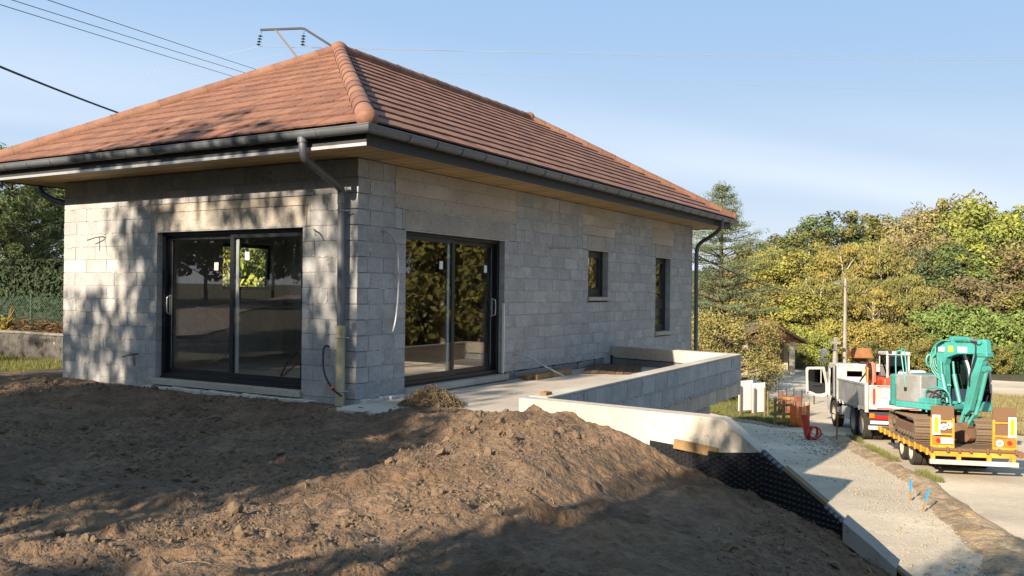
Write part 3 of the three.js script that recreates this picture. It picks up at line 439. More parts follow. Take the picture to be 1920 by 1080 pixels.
{ const zs = [...range(-7.6, -2.54, .045), ...range(-2.5, 6.78, .0185), ...range(6.85, 9.2, .06)], NZ = zs.length - 1, NA = 60, NX = NA + 395, pos = new Float32Array((NX + 1) * (NZ + 1) * 3), idx = [];
  for (let j = 0; j <= NZ; j++) { const z = zs[j], xm = z < -6.15 ? lerp(.06, 1.4, clamp((-6.15 - z) / .2)) : soilMax(z);
    for (let i = 0; i <= NX; i++) { const x = i < NA ? lerp(-11.5, -6.6, i / NA) : lerp(-6.6, xm, (i - NA) / (NX - NA)), o = (j * (NX + 1) + i) * 3; pos[o] = x; pos[o + 1] = soilH(x, z); pos[o + 2] = z; } }
  for (let j = 0; j < NZ; j++) for (let i = 0; i < NX; i++) { const a = j * (NX + 1) + i, b = a + 1, c = a + NX + 1, d = c + 1; idx.push(a, c, b, b, c, d); }
  const g = new THREE.BufferGeometry(); g.setAttribute('position', new THREE.BufferAttribute(pos, 3)); g.setIndex(idx); g.computeVertexNormals(); const uv = new Float32Array(pos.length / 3 * 2); for (let i = 0; i < pos.length / 3; i++) { uv[2 * i] = pos[3 * i]; uv[2 * i + 1] = pos[3 * i + 2]; } g.setAttribute('uv', new THREE.BufferAttribute(uv, 2));
  const m = new THREE.Mesh(g, M.soil); m.name = 'soil_mound'; m.castShadow = m.receiveShadow = true; m.userData = { kind: 'structure', label: 'bare brown earth mound in front of the house', category: 'ground' }; scene.add(m);
  // crumbs and clods of earth
  const lump = (s) => { const r = rng(s), k = new THREE.IcosahedronGeometry(1, 1), p = k.attributes.position, f = {}; for (let i = 0; i < p.count; i++) { const key = [p.getX(i), p.getY(i), p.getZ(i)].map((v) => v.toFixed(2)).join(); f[key] ??= .68 + r() * .5; p.setXYZ(i, p.getX(i) * f[key], p.getY(i) * f[key] * .7, p.getZ(i) * f[key]); } k.computeVertexNormals(); return triUV(flatten(k)); };
  const r = rng(77), clods = [[], [], []];
  for (let i = 0; i < 30000; i++) { const z = lerp(-6, 7, r()), x = lerp(-8.5, Math.min(.3, soilMax(z) - .05), Math.pow(r(), .8)); if (n3(x * .8, 9, z * .8) < -.12 + r() * .1) continue; const s = .005 + .012 * Math.pow(r(), 1.6) + (r() > .97 ? .008 + r() * .034 : 0) + (r() > .998 ? .03 : 0); if (x > -.2 && z < 0) continue;
    clods[(r() * 3) | 0].push(new THREE.Matrix4().compose(V(x, soilH(x, z) + s * .25, z), new THREE.Quaternion().setFromEuler(new THREE.Euler(r() * 6, r() * 6, r() * 6)), V(s * (.7 + r() * .6), s * (.7 + r() * .6), s * (.7 + r() * .6)))); }
  clods.forEach((c, k) => scatter('earth_clods' + (k ? '_00' + k : ''), lump(80 + k), M.clod, c).userData = { kind: 'stuff', label: 'crumbs and clods of earth strewn over the mound', category: 'earth' });
  // pale roots and straws lying about
  const roots = []; for (let i = 0; i < 120; i++) { const z = lerp(-1, 6.4, r()), x = lerp(-7, Math.min(-.3, soilMax(z) - .2), r()), l = .05 + r() * .16 * r() * 1.8, a = r() * 6.3, pts = []; let px = x, pz = z, an = a; for (let k = 0; k < 5; k++) { pts.push(V(px, soilH(px, pz) + .004 + (k === 1 || k === 2 ? r() * .03 : 0), pz)); an += (r() - .5) * 1.3; px += Math.cos(an) * l / 4; pz += Math.sin(an) * l / 4; } roots.push(tube(pts, 0.0008 + r() * .0012, 9, 4)); }
  const rm = part(scene, 'root_bits', roots, M.root); rm.userData = { kind: 'stuff', label: 'pale roots and straws scattered on the earth', category: 'roots' };
}
// heap of dead grass on the terrace edge
{ const r = rng(64), g = []; for (let i = 0; i < 620; i++) { const a = r() * 6.28, q = Math.sqrt(r()) * .36, cx = .42 + Math.cos(a) * q * 1.0, cz = .86 + Math.sin(a) * q * 1.05, top = .30 * Math.pow(1 - q / .38, .8), h = top * (.25 + r() * .75), an = r() * 6.28, l = .08 + r() * .14, dr = -.06 - r() * .06; const pts = []; for (let k = 0; k < 4; k++) { const t = k / 3 - .5; pts.push(V(cx + Math.cos(an + t * .9) * l * t, Math.max(.01, h + .02 + dr * 4 * t * t + (r() - .5) * .03), cz + Math.sin(an + t * .9) * l * t)); } g.push(tube(pts, .003 + r() * .0025, 6, 4)); }
  solid('dead_grass_heap', 'heap of pulled dead grass lying on the terrace by the sliding door', 'grass', g, M.straw); }
// timbers and boards lying on the terrace
[[4.0, .10, 1.45, 0], [3.9, .18, 1.2, 1], [3.88, .25, 1.1, 0], [4.02, .33, 1.25, 2]].forEach(([x, z, l, k], i) => solid('timber_offcut', ['long timber offcut tight against the flashing', 'timber offcut second from the flashing', 'timber offcut third from the flashing', 'squared timber offcut outermost of the row by the flashing'][i], 'timber', [cbox(x, x + l, .004, .066 + (i === 3 ? .02 : 0), z, z + .062, .004, .004)], M.timber[k], 'timber offcuts on the terrace'));
{ const t = thing('plank_deck', 'brown panel of old planks lying in the terrace corner', 'boards', [6.55, .012, .62], .36); for (let i = 0; i < 7; i++) part(t, 'plank', cbox(-.98 + (i % 3) * .03, .98 - (i % 2) * .05, 0, .022, -.50 + i * .145, -.50 + i * .145 + .138, .003, .003), std(['#7d5d3c', '#8a6a45', '#74563a'][i % 3], { map: T.wood })); }
solid('wood_wedge', 'small bright wood wedge left on the parapet', 'wood', [cbox(-.44, -.30, .354, .384, 2.86, 2.93, .003, .006)], M.timber[1]);

// ================================================================ GROUND
const FW = V(Math.cos(YAW), 0, -Math.sin(YAW));
const depthOf = (x, z) => FW.x * (x + 8.5245) + FW.z * (z - 7.2396);
const gy = (x, z) => { const d = depthOf(x, z); return Math.max(-2.15 - .05 * d, -4.15) + .02 * fbm2(x * .25, z * .25, 2); };
function terrainH(x, z) {
  const d = depthOf(x, z), R = Math.hypot(x, z), low = gy(x, z) - .07, plateau = -.30 + 3 * sstep(60, 260, R) * sstep(5, -60, x);
  const k = lerp(sstep(-1.5, 13, x), sstep(-3.4, -1.35, x), sstep(-.6, .2, z));
  let h = lerp(plateau, low, k); if (z < -8) h = lerp(h, lerp(plateau, low, sstep(8, 40, x + (z + 8) * .3)), sstep(-8, -12, z));
  const hill = sstep(64, 150, d) * 8 + sstep(150, 500, d) * 10; if (x > 20) h += hill * sstep(20, 40, x);
  return h + .05 * fbm2(x * .2, z * .2, 2);
}
function gridMesh(us, zs, fx) { const nx = us.length, nz = zs.length, pos = [], uv = [], idx = []; for (const z of zs) for (const u of us) { const [x, y, zz] = fx(u, z); pos.push(x, y, zz); uv.push(x, zz); } for (let j = 0; j + 1 < nz; j++) for (let i = 0; i + 1 < nx; i++) { const a = j * nx + i; idx.push(a, a + nx, a + 1, a + 1, a + nx, a + nx + 1); } const g = new THREE.BufferGeometry(); g.setAttribute('position', new THREE.Float32BufferAttribute(pos, 3)); g.setAttribute('uv', new THREE.Float32BufferAttribute(uv, 2)); g.setIndex(idx); g.computeVertexNormals(); return g; }
const grassGround = std('#6d6a3c', { map: T.soil, bumpMap: T.soilB, bumpScale: .05 }), earthy = std('#8a7a5c', { map: T.soil, bumpMap: T.soilB, bumpScale: .03 });
{ const us = []; for (let i = 0; i <= 200; i++) us.push(i / 200 * Math.PI * 2); const rs = [0]; for (let r = .6; r < 1400; r *= 1.045) rs.push(r);
  struct('terrain', gridMesh(us, rs, (a, r) => { const x = Math.cos(a) * r, z = Math.sin(a) * r; return [x, terrainH(x, z), z]; }), grassGround); }
const bermZ = (x) => table([[2, 8.6], [7, 7.05], [8.4, 6.85], [11.8, 5.75], [15.6, 4.75], [18.8, 3.45], [23.8, 1.5], [26, .75], [30, -.3]], x);
const roadMat = std('#ddd0ba', { map: T.sand, bumpMap: T.gravelB, bumpScale: .004, roughness: .95 }), driveMat = std('#dacfbb', { map: T.sand, bumpMap: T.gravelB, bumpScale: .008, roughness: .97 });
struct('road', gridMesh(range(-1.2, 60, .6), range(-16, 30, .6), (x, z) => { const e = x > 59 || z < -15.3 ? -.12 : 0; return [x, gy(x, z) + e, z]; }), roadMat);
struct('driveway', gridMesh(range(-1.1, 27.4, .2), range(0, 1, .015), (x, t) => { const z = lerp(-7.5, bermZ(x) + .05, t), e = t < .02 || x > 27.2 ? -.03 : .02; return [x, gy(x, z) + e + .012 * fbm2(x * 1.6, z * 1.6, 3), z]; }), driveMat);
struct('berm', gridMesh(range(2.6, 25.4, .07), range(-1, 1, .07), (x, t) => { const w = .46 + .2 * n3(x * .6, 3, 0) + .25 * sstep(14, 8, x), z = bermZ(x) + .25 + t * w, e = sstep(25.4, 24, x), h = (.13 + .07 * n3(x * .9, 1, 0)) * (1 - t * t) * e; return [x, gy(x, z) + h * (1 + .5 * n3(x * 3, 2, z * 3)) + .035 * fbm2(x * 4, z * 4, 3) * (1 - t * t) - .04 * Math.pow(Math.abs(t), 6), z]; }), std('#d6c09c', { map: T.soil, bumpMap: T.soilB, bumpScale: .02 }));
const leafGround = std('#847a48', { map: T.soil, bumpMap: T.soilB, bumpScale: .04 });
const inPoly = (P, x, z) => { let c = false; for (let i = 0, j = P.length - 1; i < P.length; j = i++) if ((P[i][1] > z) !== (P[j][1] > z) && x < (P[j][0] - P[i][0]) * (z - P[i][1]) / (P[j][1] - P[i][1]) + P[i][0]) c = !c; return c; };
function patch(name, P, mat, lift = .03) { const s = new THREE.Shape(P.map(([x, z]) => new THREE.Vector2(x, z))), g0 = new THREE.ShapeGeometry(s); const p = g0.attributes.position; const q = new THREE.BufferGeometry(), a = [], uv = []; for (let i = 0; i < p.count; i++) { const x = p.getX(i), z = p.getY(i); a.push(x, gy(x, z) + lift, z); uv.push(x, z); } q.setAttribute('position', new THREE.Float32BufferAttribute(a, 3)); q.setAttribute('uv', new THREE.Float32BufferAttribute(uv, 2)); q.setIndex([...g0.index.array]); q.computeVertexNormals(); return struct(name, q, mat); }
const vergeA = [[31.8, -6.5], [31.6, -5.3], [30.4, -4.0], [28.7, -2.2], [27.9, -1.0], [28.6, -.35], [30.5, -.9], [33, -1.9], [36, -3.2], [39.5, -5.2], [41, -7], [41.5, -10], [32, -10]];
const vergeB = [[36, 4.6], [47.5, 2.2], [48.3, 16], [40, 16], [37, 9]];
const vergeC = [[30, 7.0], [34.5, 5.5], [35.6, 9], [38, 14], [30, 14]];
patch('grass_verge', vergeA, leafGround); patch('grass_bank', vergeB, earthy); patch('grass_strip', vergeC, earthy);
const blade = (() => { const t = []; for (let i = 0; i < 5; i++) { const a = i * 1.3 + .4, w = .006, l = .10 + .03 * (i % 3), lean = .03 + .02 * (i % 2); const c = Math.cos(a), s = Math.sin(a); t.push(-s * w, 0, c * w, s * w, 0, -c * w, c * lean, l, s * lean); } return triUV(fromTris(t)); })();
const grassMats = [std('#66702e'), std('#7a7642'), std('#8d825a')];
function tufts(name, label, n, pick, scale, seed, tones = [0, 1, 2]) { const r = rng(seed), L = tones.map(() => []); for (let i = 0; i < n; i++) { const q = pick(r); if (!q) continue; const s = scale * (.6 + r() * .9); L[(r() * tones.length) | 0].push(new THREE.Matrix4().compose(V(...q), new THREE.Quaternion().setFromEuler(new THREE.Euler((r() - .5) * .5, r() * 6.3, (r() - .5) * .5)), V(s, s, s))); } L.forEach((l, k) => { if (l.length) scatter(numbered(name), blade, grassMats[tones[k]], l).userData = { kind: 'stuff', label, category: 'grass' }; }); }
const inside = (P, lift) => (r) => { const xs = P.map((p) => p[0]), zs = P.map((p) => p[1]), x = lerp(Math.min(...xs), Math.max(...xs), r()), z = lerp(Math.min(...zs), Math.max(...zs), r()); return inPoly(P, x, z) ? [x, gy(x, z) + lift, z] : null; };
tufts('verge_grass', 'short autumn grass on the verge round the white boards', 16000, inside(vergeA, .02), 1.2, 301, [0, 0, 1]);
tufts('bank_grass', 'dry grass on the bank beside the far road', 16000, inside(vergeB, .02), 1.6, 302, [1, 2, 2]); tufts('strip_grass', 'dry grass strip behind the trailer', 6000, inside(vergeC, .02), 1.3, 303, [1, 2, 2]);
tufts('berm_grass', 'grass tufts along the road side of the earth berm', 1100, (r) => { const x = lerp(16, 25, r()), z = bermZ(x) + .55 + r() * .35 + .1 * n3(x, 0, 0); if (n3(x * .9, 4, 2) < .0) return null; return [x, gy(x, z) + .02, z]; }, 1.0, 304, [0, 1]);
// stones turned up along the drive edge
{ const r = rng(90), k = new THREE.DodecahedronGeometry(1, 0); const L = []; for (let i = 0; i < 4600; i++) { const x = lerp(3, 26, r()), edge = r() < .7, z = edge ? bermZ(x) - .1 - Math.pow(r(), 2) * 1.6 : lerp(-4, bermZ(x), r()); const s = .010 + .030 * Math.pow(r(), 3); L.push(new THREE.Matrix4().compose(V(x, gy(x, z) + .022, z), new THREE.Quaternion().setFromEuler(new THREE.Euler(r() * 6, r() * 6, 0)), V(s * 1.3, s * .8, s))); }
  for (let i = 0; i < 900; i++) { const t = r(), x = lerp(31.4, 28, t) + (r() - .5) * .5, z = lerp(-5.3, -1.0, t) - .2 + (r() - .5) * .5, s = .02 + .05 * Math.pow(r(), 3); L.push(new THREE.Matrix4().compose(V(x - .4, gy(x, z) + .03, z), new THREE.Quaternion().setFromEuler(new THREE.Euler(r() * 6, r() * 6, 0)), V(s * 1.3, s * .8, s))); }
  scatter('drive_stones', triUV(flatten(k)), std('#b0a692', { map: T.concrete }), L).userData = { kind: 'stuff', label: 'loose pale stones along the edges of the drive', category: 'stones' }; }
// farm track and verge on the garden side (seen mirrored in the end door)
const planeGrid = (pts, w, lift, mat, name) => { const c = new THREE.CatmullRomCurve3(pts.map(([x, z]) => V(x, 0, z))), us = range(0, 1, .02); struct(name, gridMesh(range(-1, 1, .25), us, (k, t) => { const p = c.getPoint(t), d = c.getTangent(t), x = p.x - d.z * k * w, z = p.z + d.x * k * w; return [x, terrainH(x, z) + lift, z]; }), mat); };
planeGrid([[-10, -19], [-19, -27], [-32, -41], [-52, -58], [-90, -86]], 2.6, .12, std('#b29b86', { map: T.gravel }), 'farm_track');
// ================================================================ LORRY, TRAILER, EXCAVATORS  (local x = forward, z = to the right)
const font = await new FontLoader().loadAsync('fonts/droid/droid_sans_bold.typeface.json');
const VT = THREE.MathUtils.degToRad(21.5), RIGHT = V(Math.sin(VT), 0, Math.cos(VT));
const P = {
  white: phy('#d9dad7', { roughness: .35, map: T.dirt, clearcoat: .4, clearcoatRoughness: .3 }), grey: phy('#9ea3a6', { roughness: .45, map: T.dirt, metalness: .15 }), pale: phy('#c9cbca', { roughness: .45, map: T.dirt }),
  dark: std('#23252a', { roughness: .6, map: T.dirt }), chassis: std('#3a3b3d', { roughness: .8, map: T.dirt }), tyre: std('#37342f', { roughness: .95, map: T.dirt, bumpMap: T.soilB, bumpScale: .004 }), rim: std('#c2bcae', { roughness: .6, map: T.dirt }),
  teal: phy('#4fb0a9', { roughness: .42, map: T.dirt, clearcoat: .25, clearcoatRoughness: .4 }), tealDark: phy('#3f9691', { roughness: .5, map: T.dirt }), body: phy('#9ea3a4', { roughness: .6, map: T.dirt }), navy: phy('#2b3448', { roughness: .4 }),
  track: std('#9d9484', { roughness: .95, map: T.rust, bumpMap: T.soilB, bumpScale: .01 }), rust: std('#9a8168', { roughness: .9, map: T.rust, bumpMap: T.soilB, bumpScale: .004 }), amber: phy('#e8aa3a', { roughness: .5, map: T.dirt }),
  red: phy('#b8231d', { roughness: .3, clearcoat: .6 }), lampOrange: phy('#e2741c', { roughness: .3, clearcoat: .6 }), redPaint: std('#a8281f', { roughness: .5 }), orange: phy('#d8552a', { roughness: .45, map: T.dirt }), chrome: std('#c6c9cb', { roughness: .25, metalness: .85 }),
  hose: std('#1c1b1a', { roughness: .7 }), yellow: std('#e9d400', { roughness: .45 }), plate: std('#e6e6e2', { roughness: .5 }), tint: new THREE.MeshPhysicalMaterial({ color: '#5a6462', roughness: .02, transmission: 1, thickness: 0, ior: 1.5, side: THREE.DoubleSide }), wood: std('#8d7353', { map: T.wood, roughness: .9 }), ink: std('#20242c', { roughness: .6 }),
};
function vehicle(name, label, category, at) { const o = thing(name, label, category, at); o.rotation.order = 'YZX'; o.rotation.set(0, VT, -.049); return o; }
const onRight = (p, d) => [p[0] + RIGHT.x * d, p[1], p[2] + RIGHT.z * d];
function text(s, size, mat, parent, x, y, z, name = 'lettering', turn = -Math.PI / 2) { const g = new TextGeometry(s, { font, size, depth: .004, curveSegments: 4 }); g.computeBoundingBox(); g.translate(-g.boundingBox.max.x / 2, -size / 2, 0); g.rotateY(turn); g.translate(x, y, z); return part(parent, name, triUV(flatten(g)), mat); }   // reads from behind the vehicle
const tyreShape = (r, w) => { const p = [[r * .58, -w * .42], [r * .72, -w * .5], [r * .9, -w * .5], [r * .975, -w * .46], [r, -w * .38]]; for (let i = -3; i <= 3; i++) { const c = i / 3.6 * w * .38; p.push([r, c - w * .04], [r * .975, c - w * .02], [r * .975, c + w * .02], [r, c + w * .04]); } p.push([r, w * .38], [r * .975, w * .46], [r * .9, w * .5], [r * .72, w * .5], [r * .58, w * .42]); const g = new THREE.LatheGeometry(p.map(([a, b]) => new THREE.Vector2(a, b)), 36); g.rotateX(Math.PI / 2); return triUV(flatten(g)); };
const rimShape = (r, w, dish) => { const g = new THREE.LatheGeometry([[.001, dish + .05], [r * .16, dish + .05], [r * .18, dish], [r * .36, dish * .4], [r * .48, dish * .5], [r * .53, w * .42], [r * .60, w * .46]].map(([a, b]) => new THREE.Vector2(a, b)), 28); g.rotateX(Math.PI / 2); const l = [triUV(flatten(g))]; for (let i = 0; i < 10; i++) l.push(cyl(Math.cos(i * .628) * r * .28, Math.sin(i * .628) * r * .28, dish + .02, r * .03, .05, 'z', 6)); return mg(l); };
function wheel(parent, x, y, z, r, w, out, twin) { const wg = new THREE.Group(); wg.name = 'wheel'; wg.position.set(x, y, z); parent.add(wg); if (out < 0) wg.rotation.y = Math.PI;
  const ty = tyreShape(r, w), list = [ty]; if (twin) { const t2 = ty.clone(); t2.translate(0, 0, -w * 1.12); list.push(t2); } part(wg, 'tyre', list, P.tyre); part(wg, 'rim', rimShape(r, w, twin ? -.06 : w * .3), P.rim); }
const arch = (x, y, r, z0, z1, a0 = 0, a1 = Math.PI) => { const p = []; for (let i = 0; i <= 12; i++) { const a = lerp(a0, a1, i / 12); p.push([x + Math.cos(a) * r, y + Math.sin(a) * r]); } for (let i = 12; i >= 0; i--) { const a = lerp(a0, a1, i / 12); p.push([x + Math.cos(a) * (r - .03), y + Math.sin(a) * (r - .03)]); } return extr(p, z0, z1); };
// ---------------------------------------------------------------- tipper lorry
const lorry = vehicle('tipper_lorry', 'white three-axle tipper lorry with its cab door standing open', 'lorry', onRight([25.14, -3.73, 2.12], 1.22));
{ const t = lorry;
  for (const s of [-1, 1]) { wheel(t, 0, .53, s * 1.05, .53, .31, s, true); wheel(t, 1.31, .53, s * 1.05, .53, .31, s, true); wheel(t, 4.72, .53, s * 1.05, .53, .33, s, false); }
  part(t, 'chassis', [box(-.9, 5.6, .75, 1.0, -.48, -.38), box(-.9, 5.6, .75, 1.0, .38, .48), ...[-.8, .65, 2.2, 3.4].map((x) => box(x, x + .1, .78, .98, -.38, .38)), cyl(0, .53, 0, .08, 1.9, 'z'), cyl(1.31, .53, 0, .08, 1.9, 'z'), cyl(4.72, .53, 0, .07, 1.9, 'z')], P.chassis);
  for (const s of [-1, 1]) { const z0 = s < 0 ? -1.24 : .55, z1 = s < 0 ? -.55 : 1.24; part(t, 'mudguard', [arch(0, .56, .62, z0, z1, -.25, 2.3), arch(1.31, .56, .62, z0, z1, .85, 3.3), arch(4.72, .56, .66, z0, z1, -.1, 3.2)], P.dark);
    part(t, 'fuel_tank', [rbox(2.15, 2.95, .5, 1.0, s < 0 ? -1.15 : .6, s < 0 ? -.6 : 1.15, .08), rbox(3.1, 3.75, .55, .95, s < 0 ? -1.1 : .6, s < 0 ? -.6 : 1.1, .05)], s < 0 ? P.pale : P.grey); part(t, 'air_tank', [cyl(2.55, 1.08, s * .95, .11, .9, 'x')], P.pale); }
  // tipper body
  const b = new THREE.Group(); b.name = 'tipper_body'; t.add(b); const x0 = -.85, x1 = 3.78, y0 = 1.12, y1 = 2.0;
  part(b, 'floor', [cbox(x0, x1, y0, y0 + .1, -1.2, 1.2, .01), ...range(-.6, 3.6, .5).map((x) => box(x, x + .08, y0 - .1, y0, -1.15, 1.15))], P.chassis);
  for (const s of [-1, 1]) { const za = s < 0 ? -1.24 : 1.18, zb = za + .06; part(b, 'side_panel', [cbox(x0 + .06, x1 - .04, y0 + .02, y1, za, zb, .01), cbox(x0, x1, y1 - .07, y1 + .01, za - .02, zb + .02, .012), cbox(x0, x1, y0 - .03, y0 + .08, za - .02, zb + .02, .012)], P.grey); part(b, 'post', [cbox(x0 - .02, x0 + .10, y0 - .1, y1 + .06, za - .03, zb + .03, .012)], P.pale); part(b, 'post', [cbox(x1 - .08, x1 + .02, y0 - .1, y1 + .06, za - .03, zb + .03, .012)], P.pale); part(b, 'hinge', range(.1, 3.4, .65).map((x) => cbox(x, x + .05, y0 - .07, y0 + .06, za - .045, zb, .006)), P.pale); }
  part(b, 'headboard', [cbox(x1 - .03, x1 + .04, y0, y1 + .08, -1.2, 1.2, .01)], P.pale);
  const tg = part(b, 'tailgate', [cbox(x0 - .05, x0 + .01, y0 + .02, y1 - .02, -1.14, 1.14, .01), cbox(x0 - .075, x0 - .045, y1 - .1, y1 - .02, -1.14, 1.14, .006), cbox(x0 - .075, x0 - .045, y0 + .02, y0 + .1, -1.14, 1.14, .006), cbox(x0 - .07, x0 - .045, y0 + .1, y1 - .1, .02, .06, .004)], P.pale);
  part(tg, 'stripe', [box(x0 - .083, x0 - .077, y0 + .2, y1 - .14, -1.02, -.95)], P.redPaint); part(tg, 'stripe', [box(x0 - .083, x0 - .077, y1 - .075, y1 - .045, -.9, 1.0)], P.redPaint); part(tg, 'stripe', [box(x0 - .083, x0 - .077, y0 + .04, y0 + .075, -.9, -.4)], P.redPaint); part(tg, 'stripe', [box(x0 - .083, x0 - .077, y0 + .04, y0 + .075, -.1, .5)], P.redPaint);
  for (const [y, s] of [[1.78, '10'], [1.55, '65']]) { part(tg, 'speed_disc', [cyl(x0 - .056, y, -.62, .105, .012, 'x', 24)], P.plate); text(s, .09, P.redPaint, tg, x0 - .066, y, -.62); }
  // tail
  part(t, 'tail_lamp', [rbox(-.98, -.90, .84, 1.0, -1.14, -.98, .01)], P.lampOrange); part(t, 'tail_lamp', [rbox(-.98, -.90, .80, .93, -.97, -.45, .01)], P.red); part(t, 'tail_lamp', [rbox(-.98, -.90, .84, 1.0, .98, 1.14, .01)], P.lampOrange); part(t, 'tail_lamp', [rbox(-.98, -.90, .80, .93, .45, .97, .01)], P.red); part(t, 'lamp_bracket', [box(-.9, -.85, .6, 1.05, -1.15, -.4), box(-.9, -.85, .6, 1.05, .4, 1.15)], P.chassis);
  part(t, 'licence_plate', [rbox(-.985, -.97, .64, .75, -1.12, -.5, .004)], P.plate); part(t, 'bumper', [rbox(-1.0, -.86, .44, .58, -1.18, 1.18, .02)], P.white); part(t, 'drawbar_hitch', [cbox(-1.25, -.8, .6, .75, -.12, .12, .02)], P.chassis);
  // cab
  const c = new THREE.Group(); c.name = 'cab'; t.add(c); const out = [[3.98, 1.0], [4.0, .92], [4.15, 1.15], [5.3, 1.15], [5.45, .6], [5.98, .6], [6.04, 1.5], [5.84, 2.38], [5.6, 2.56], [4.15, 2.56], [4.0, 2.42]];
  part(c, 'side', [extr(out, -1.22, -1.15, .01, [[[4.85, 1.2], [5.72, 1.2], [5.76, 1.55], [5.62, 2.36], [4.85, 2.40]]])], P.white); part(c, 'side', [extr(out, 1.15, 1.22, .01, [[[4.95, 1.65], [5.72, 1.65], [5.58, 2.34], [4.95, 2.36]]])], P.white);
  part(c, 'rear_wall', [...rects(-1.15, 1.15, 1.0, 2.5, [[-.85, -.25, 1.98, 2.3], [.25, .85, 1.98, 2.3]]).map(([a, b2, d, e]) => box(3.99, 4.05, d, e, a, b2))], P.white); for (const z of [-.55, .55]) part(c, 'rear_window', [box(4.01, 4.016, 1.98, 2.3, z - .3, z + .3)], P.tint);
  part(c, 'roof', [rbox(4.0, 5.75, 2.50, 2.585, -1.2, 1.2, .035)], P.white); part(c, 'front', [bar(V(6.01, .95, 0), V(6.03, 1.45, 0), 2.3, .05, V(1, 0, 0))], P.white); part(c, 'windscreen', [bar(V(6.02, 1.5, 0), V(5.82, 2.4, 0), 2.2, .012, V(1, 0, 0))], P.tint); part(c, 'floor', [box(4.05, 5.95, 1.15, 1.2, -1.14, 1.14)], P.dark);
  part(c, 'seat', [rbox(4.6, 5.05, 1.45, 1.58, -.95, -.45, .05), rbox(4.5, 4.62, 1.5, 2.2, -.95, -.45, .05), rbox(4.6, 5.05, 1.2, 1.46, -.85, -.55, .05)], P.dark); part(c, 'dashboard', [rbox(5.55, 5.9, 1.3, 1.72, -1.12, 1.12, .06), (() => { const g = new THREE.TorusGeometry(.21, .018, 8, 24); g.rotateY(Math.PI / 2); g.rotateZ(-.6); g.translate(5.42, 1.78, -.7); return triUV(flatten(g)); })()], P.dark); part(c, 'pillar_trim', [box(4.78, 4.86, 1.2, 2.42, -1.235, -1.2), box(4.2, 4.36, 1.15, 2.5, -1.235, -1.222)], P.dark); part(c, 'step', [cbox(4.98, 5.5, .45, .52, -1.2, -.95, .01), cbox(4.98, 5.5, .8, .86, -1.2, -.95, .01)], P.dark); part(c, 'beacon', [rbox(4.2, 4.32, 2.58, 2.66, -.3, .3, .02)], P.dark);
  // the open door, swung out on its front hinge
  const dr = new THREE.Group(); dr.name = 'cab_door'; dr.position.set(5.74, 0, -1.22); dr.rotation.y = -1.36; t.add(dr);
  const dp = [[-.02, 1.22], [-.25, 1.12], [-.55, 1.14], [-.75, 1.22], [-.96, 1.26], [-.98, 2.30], [-.92, 2.38], [-.16, 2.40], [-.02, 1.65]];
  part(dr, 'door_shell', [extr(dp, -.05, .0, .012, [[[-.12, 1.30], [-.3, 1.24], [-.55, 1.24], [-.72, 1.32], [-.88, 1.36], [-.90, 2.22], [-.84, 2.29], [-.26, 2.30], [-.12, 1.66]]])], P.white); part(dr, 'door_lining', [extr([[-.12, 1.30], [-.3, 1.24], [-.55, 1.24], [-.72, 1.32], [-.88, 1.36], [-.89, 1.80], [-.6, 1.74], [-.13, 1.70]], -.04, -.01), rbox(-.72, -.3, 1.58, 1.66, -.01, .05, .02)], P.dark); part(dr, 'window', [extr([[-.89, 1.80], [-.6, 1.74], [-.13, 1.70], [-.26, 2.29], [-.84, 2.28]], -.028, -.022)], P.tint); part(dr, 'window_bar', [box(-.34, -.30, 1.7, 2.3, -.045, -.005)], P.white); part(dr, 'reflector', [box(-.94, -.86, 1.27, 1.34, -.003, .008)], P.red);
  part(t, 'mirror', [rbox(5.9, 5.98, 1.75, 2.2, -1.6, -1.42, .03), tube([V(5.8, 2.35, -1.2), V(5.92, 2.3, -1.45), V(5.94, 2.2, -1.5)], .015, 10)], P.dark);
}
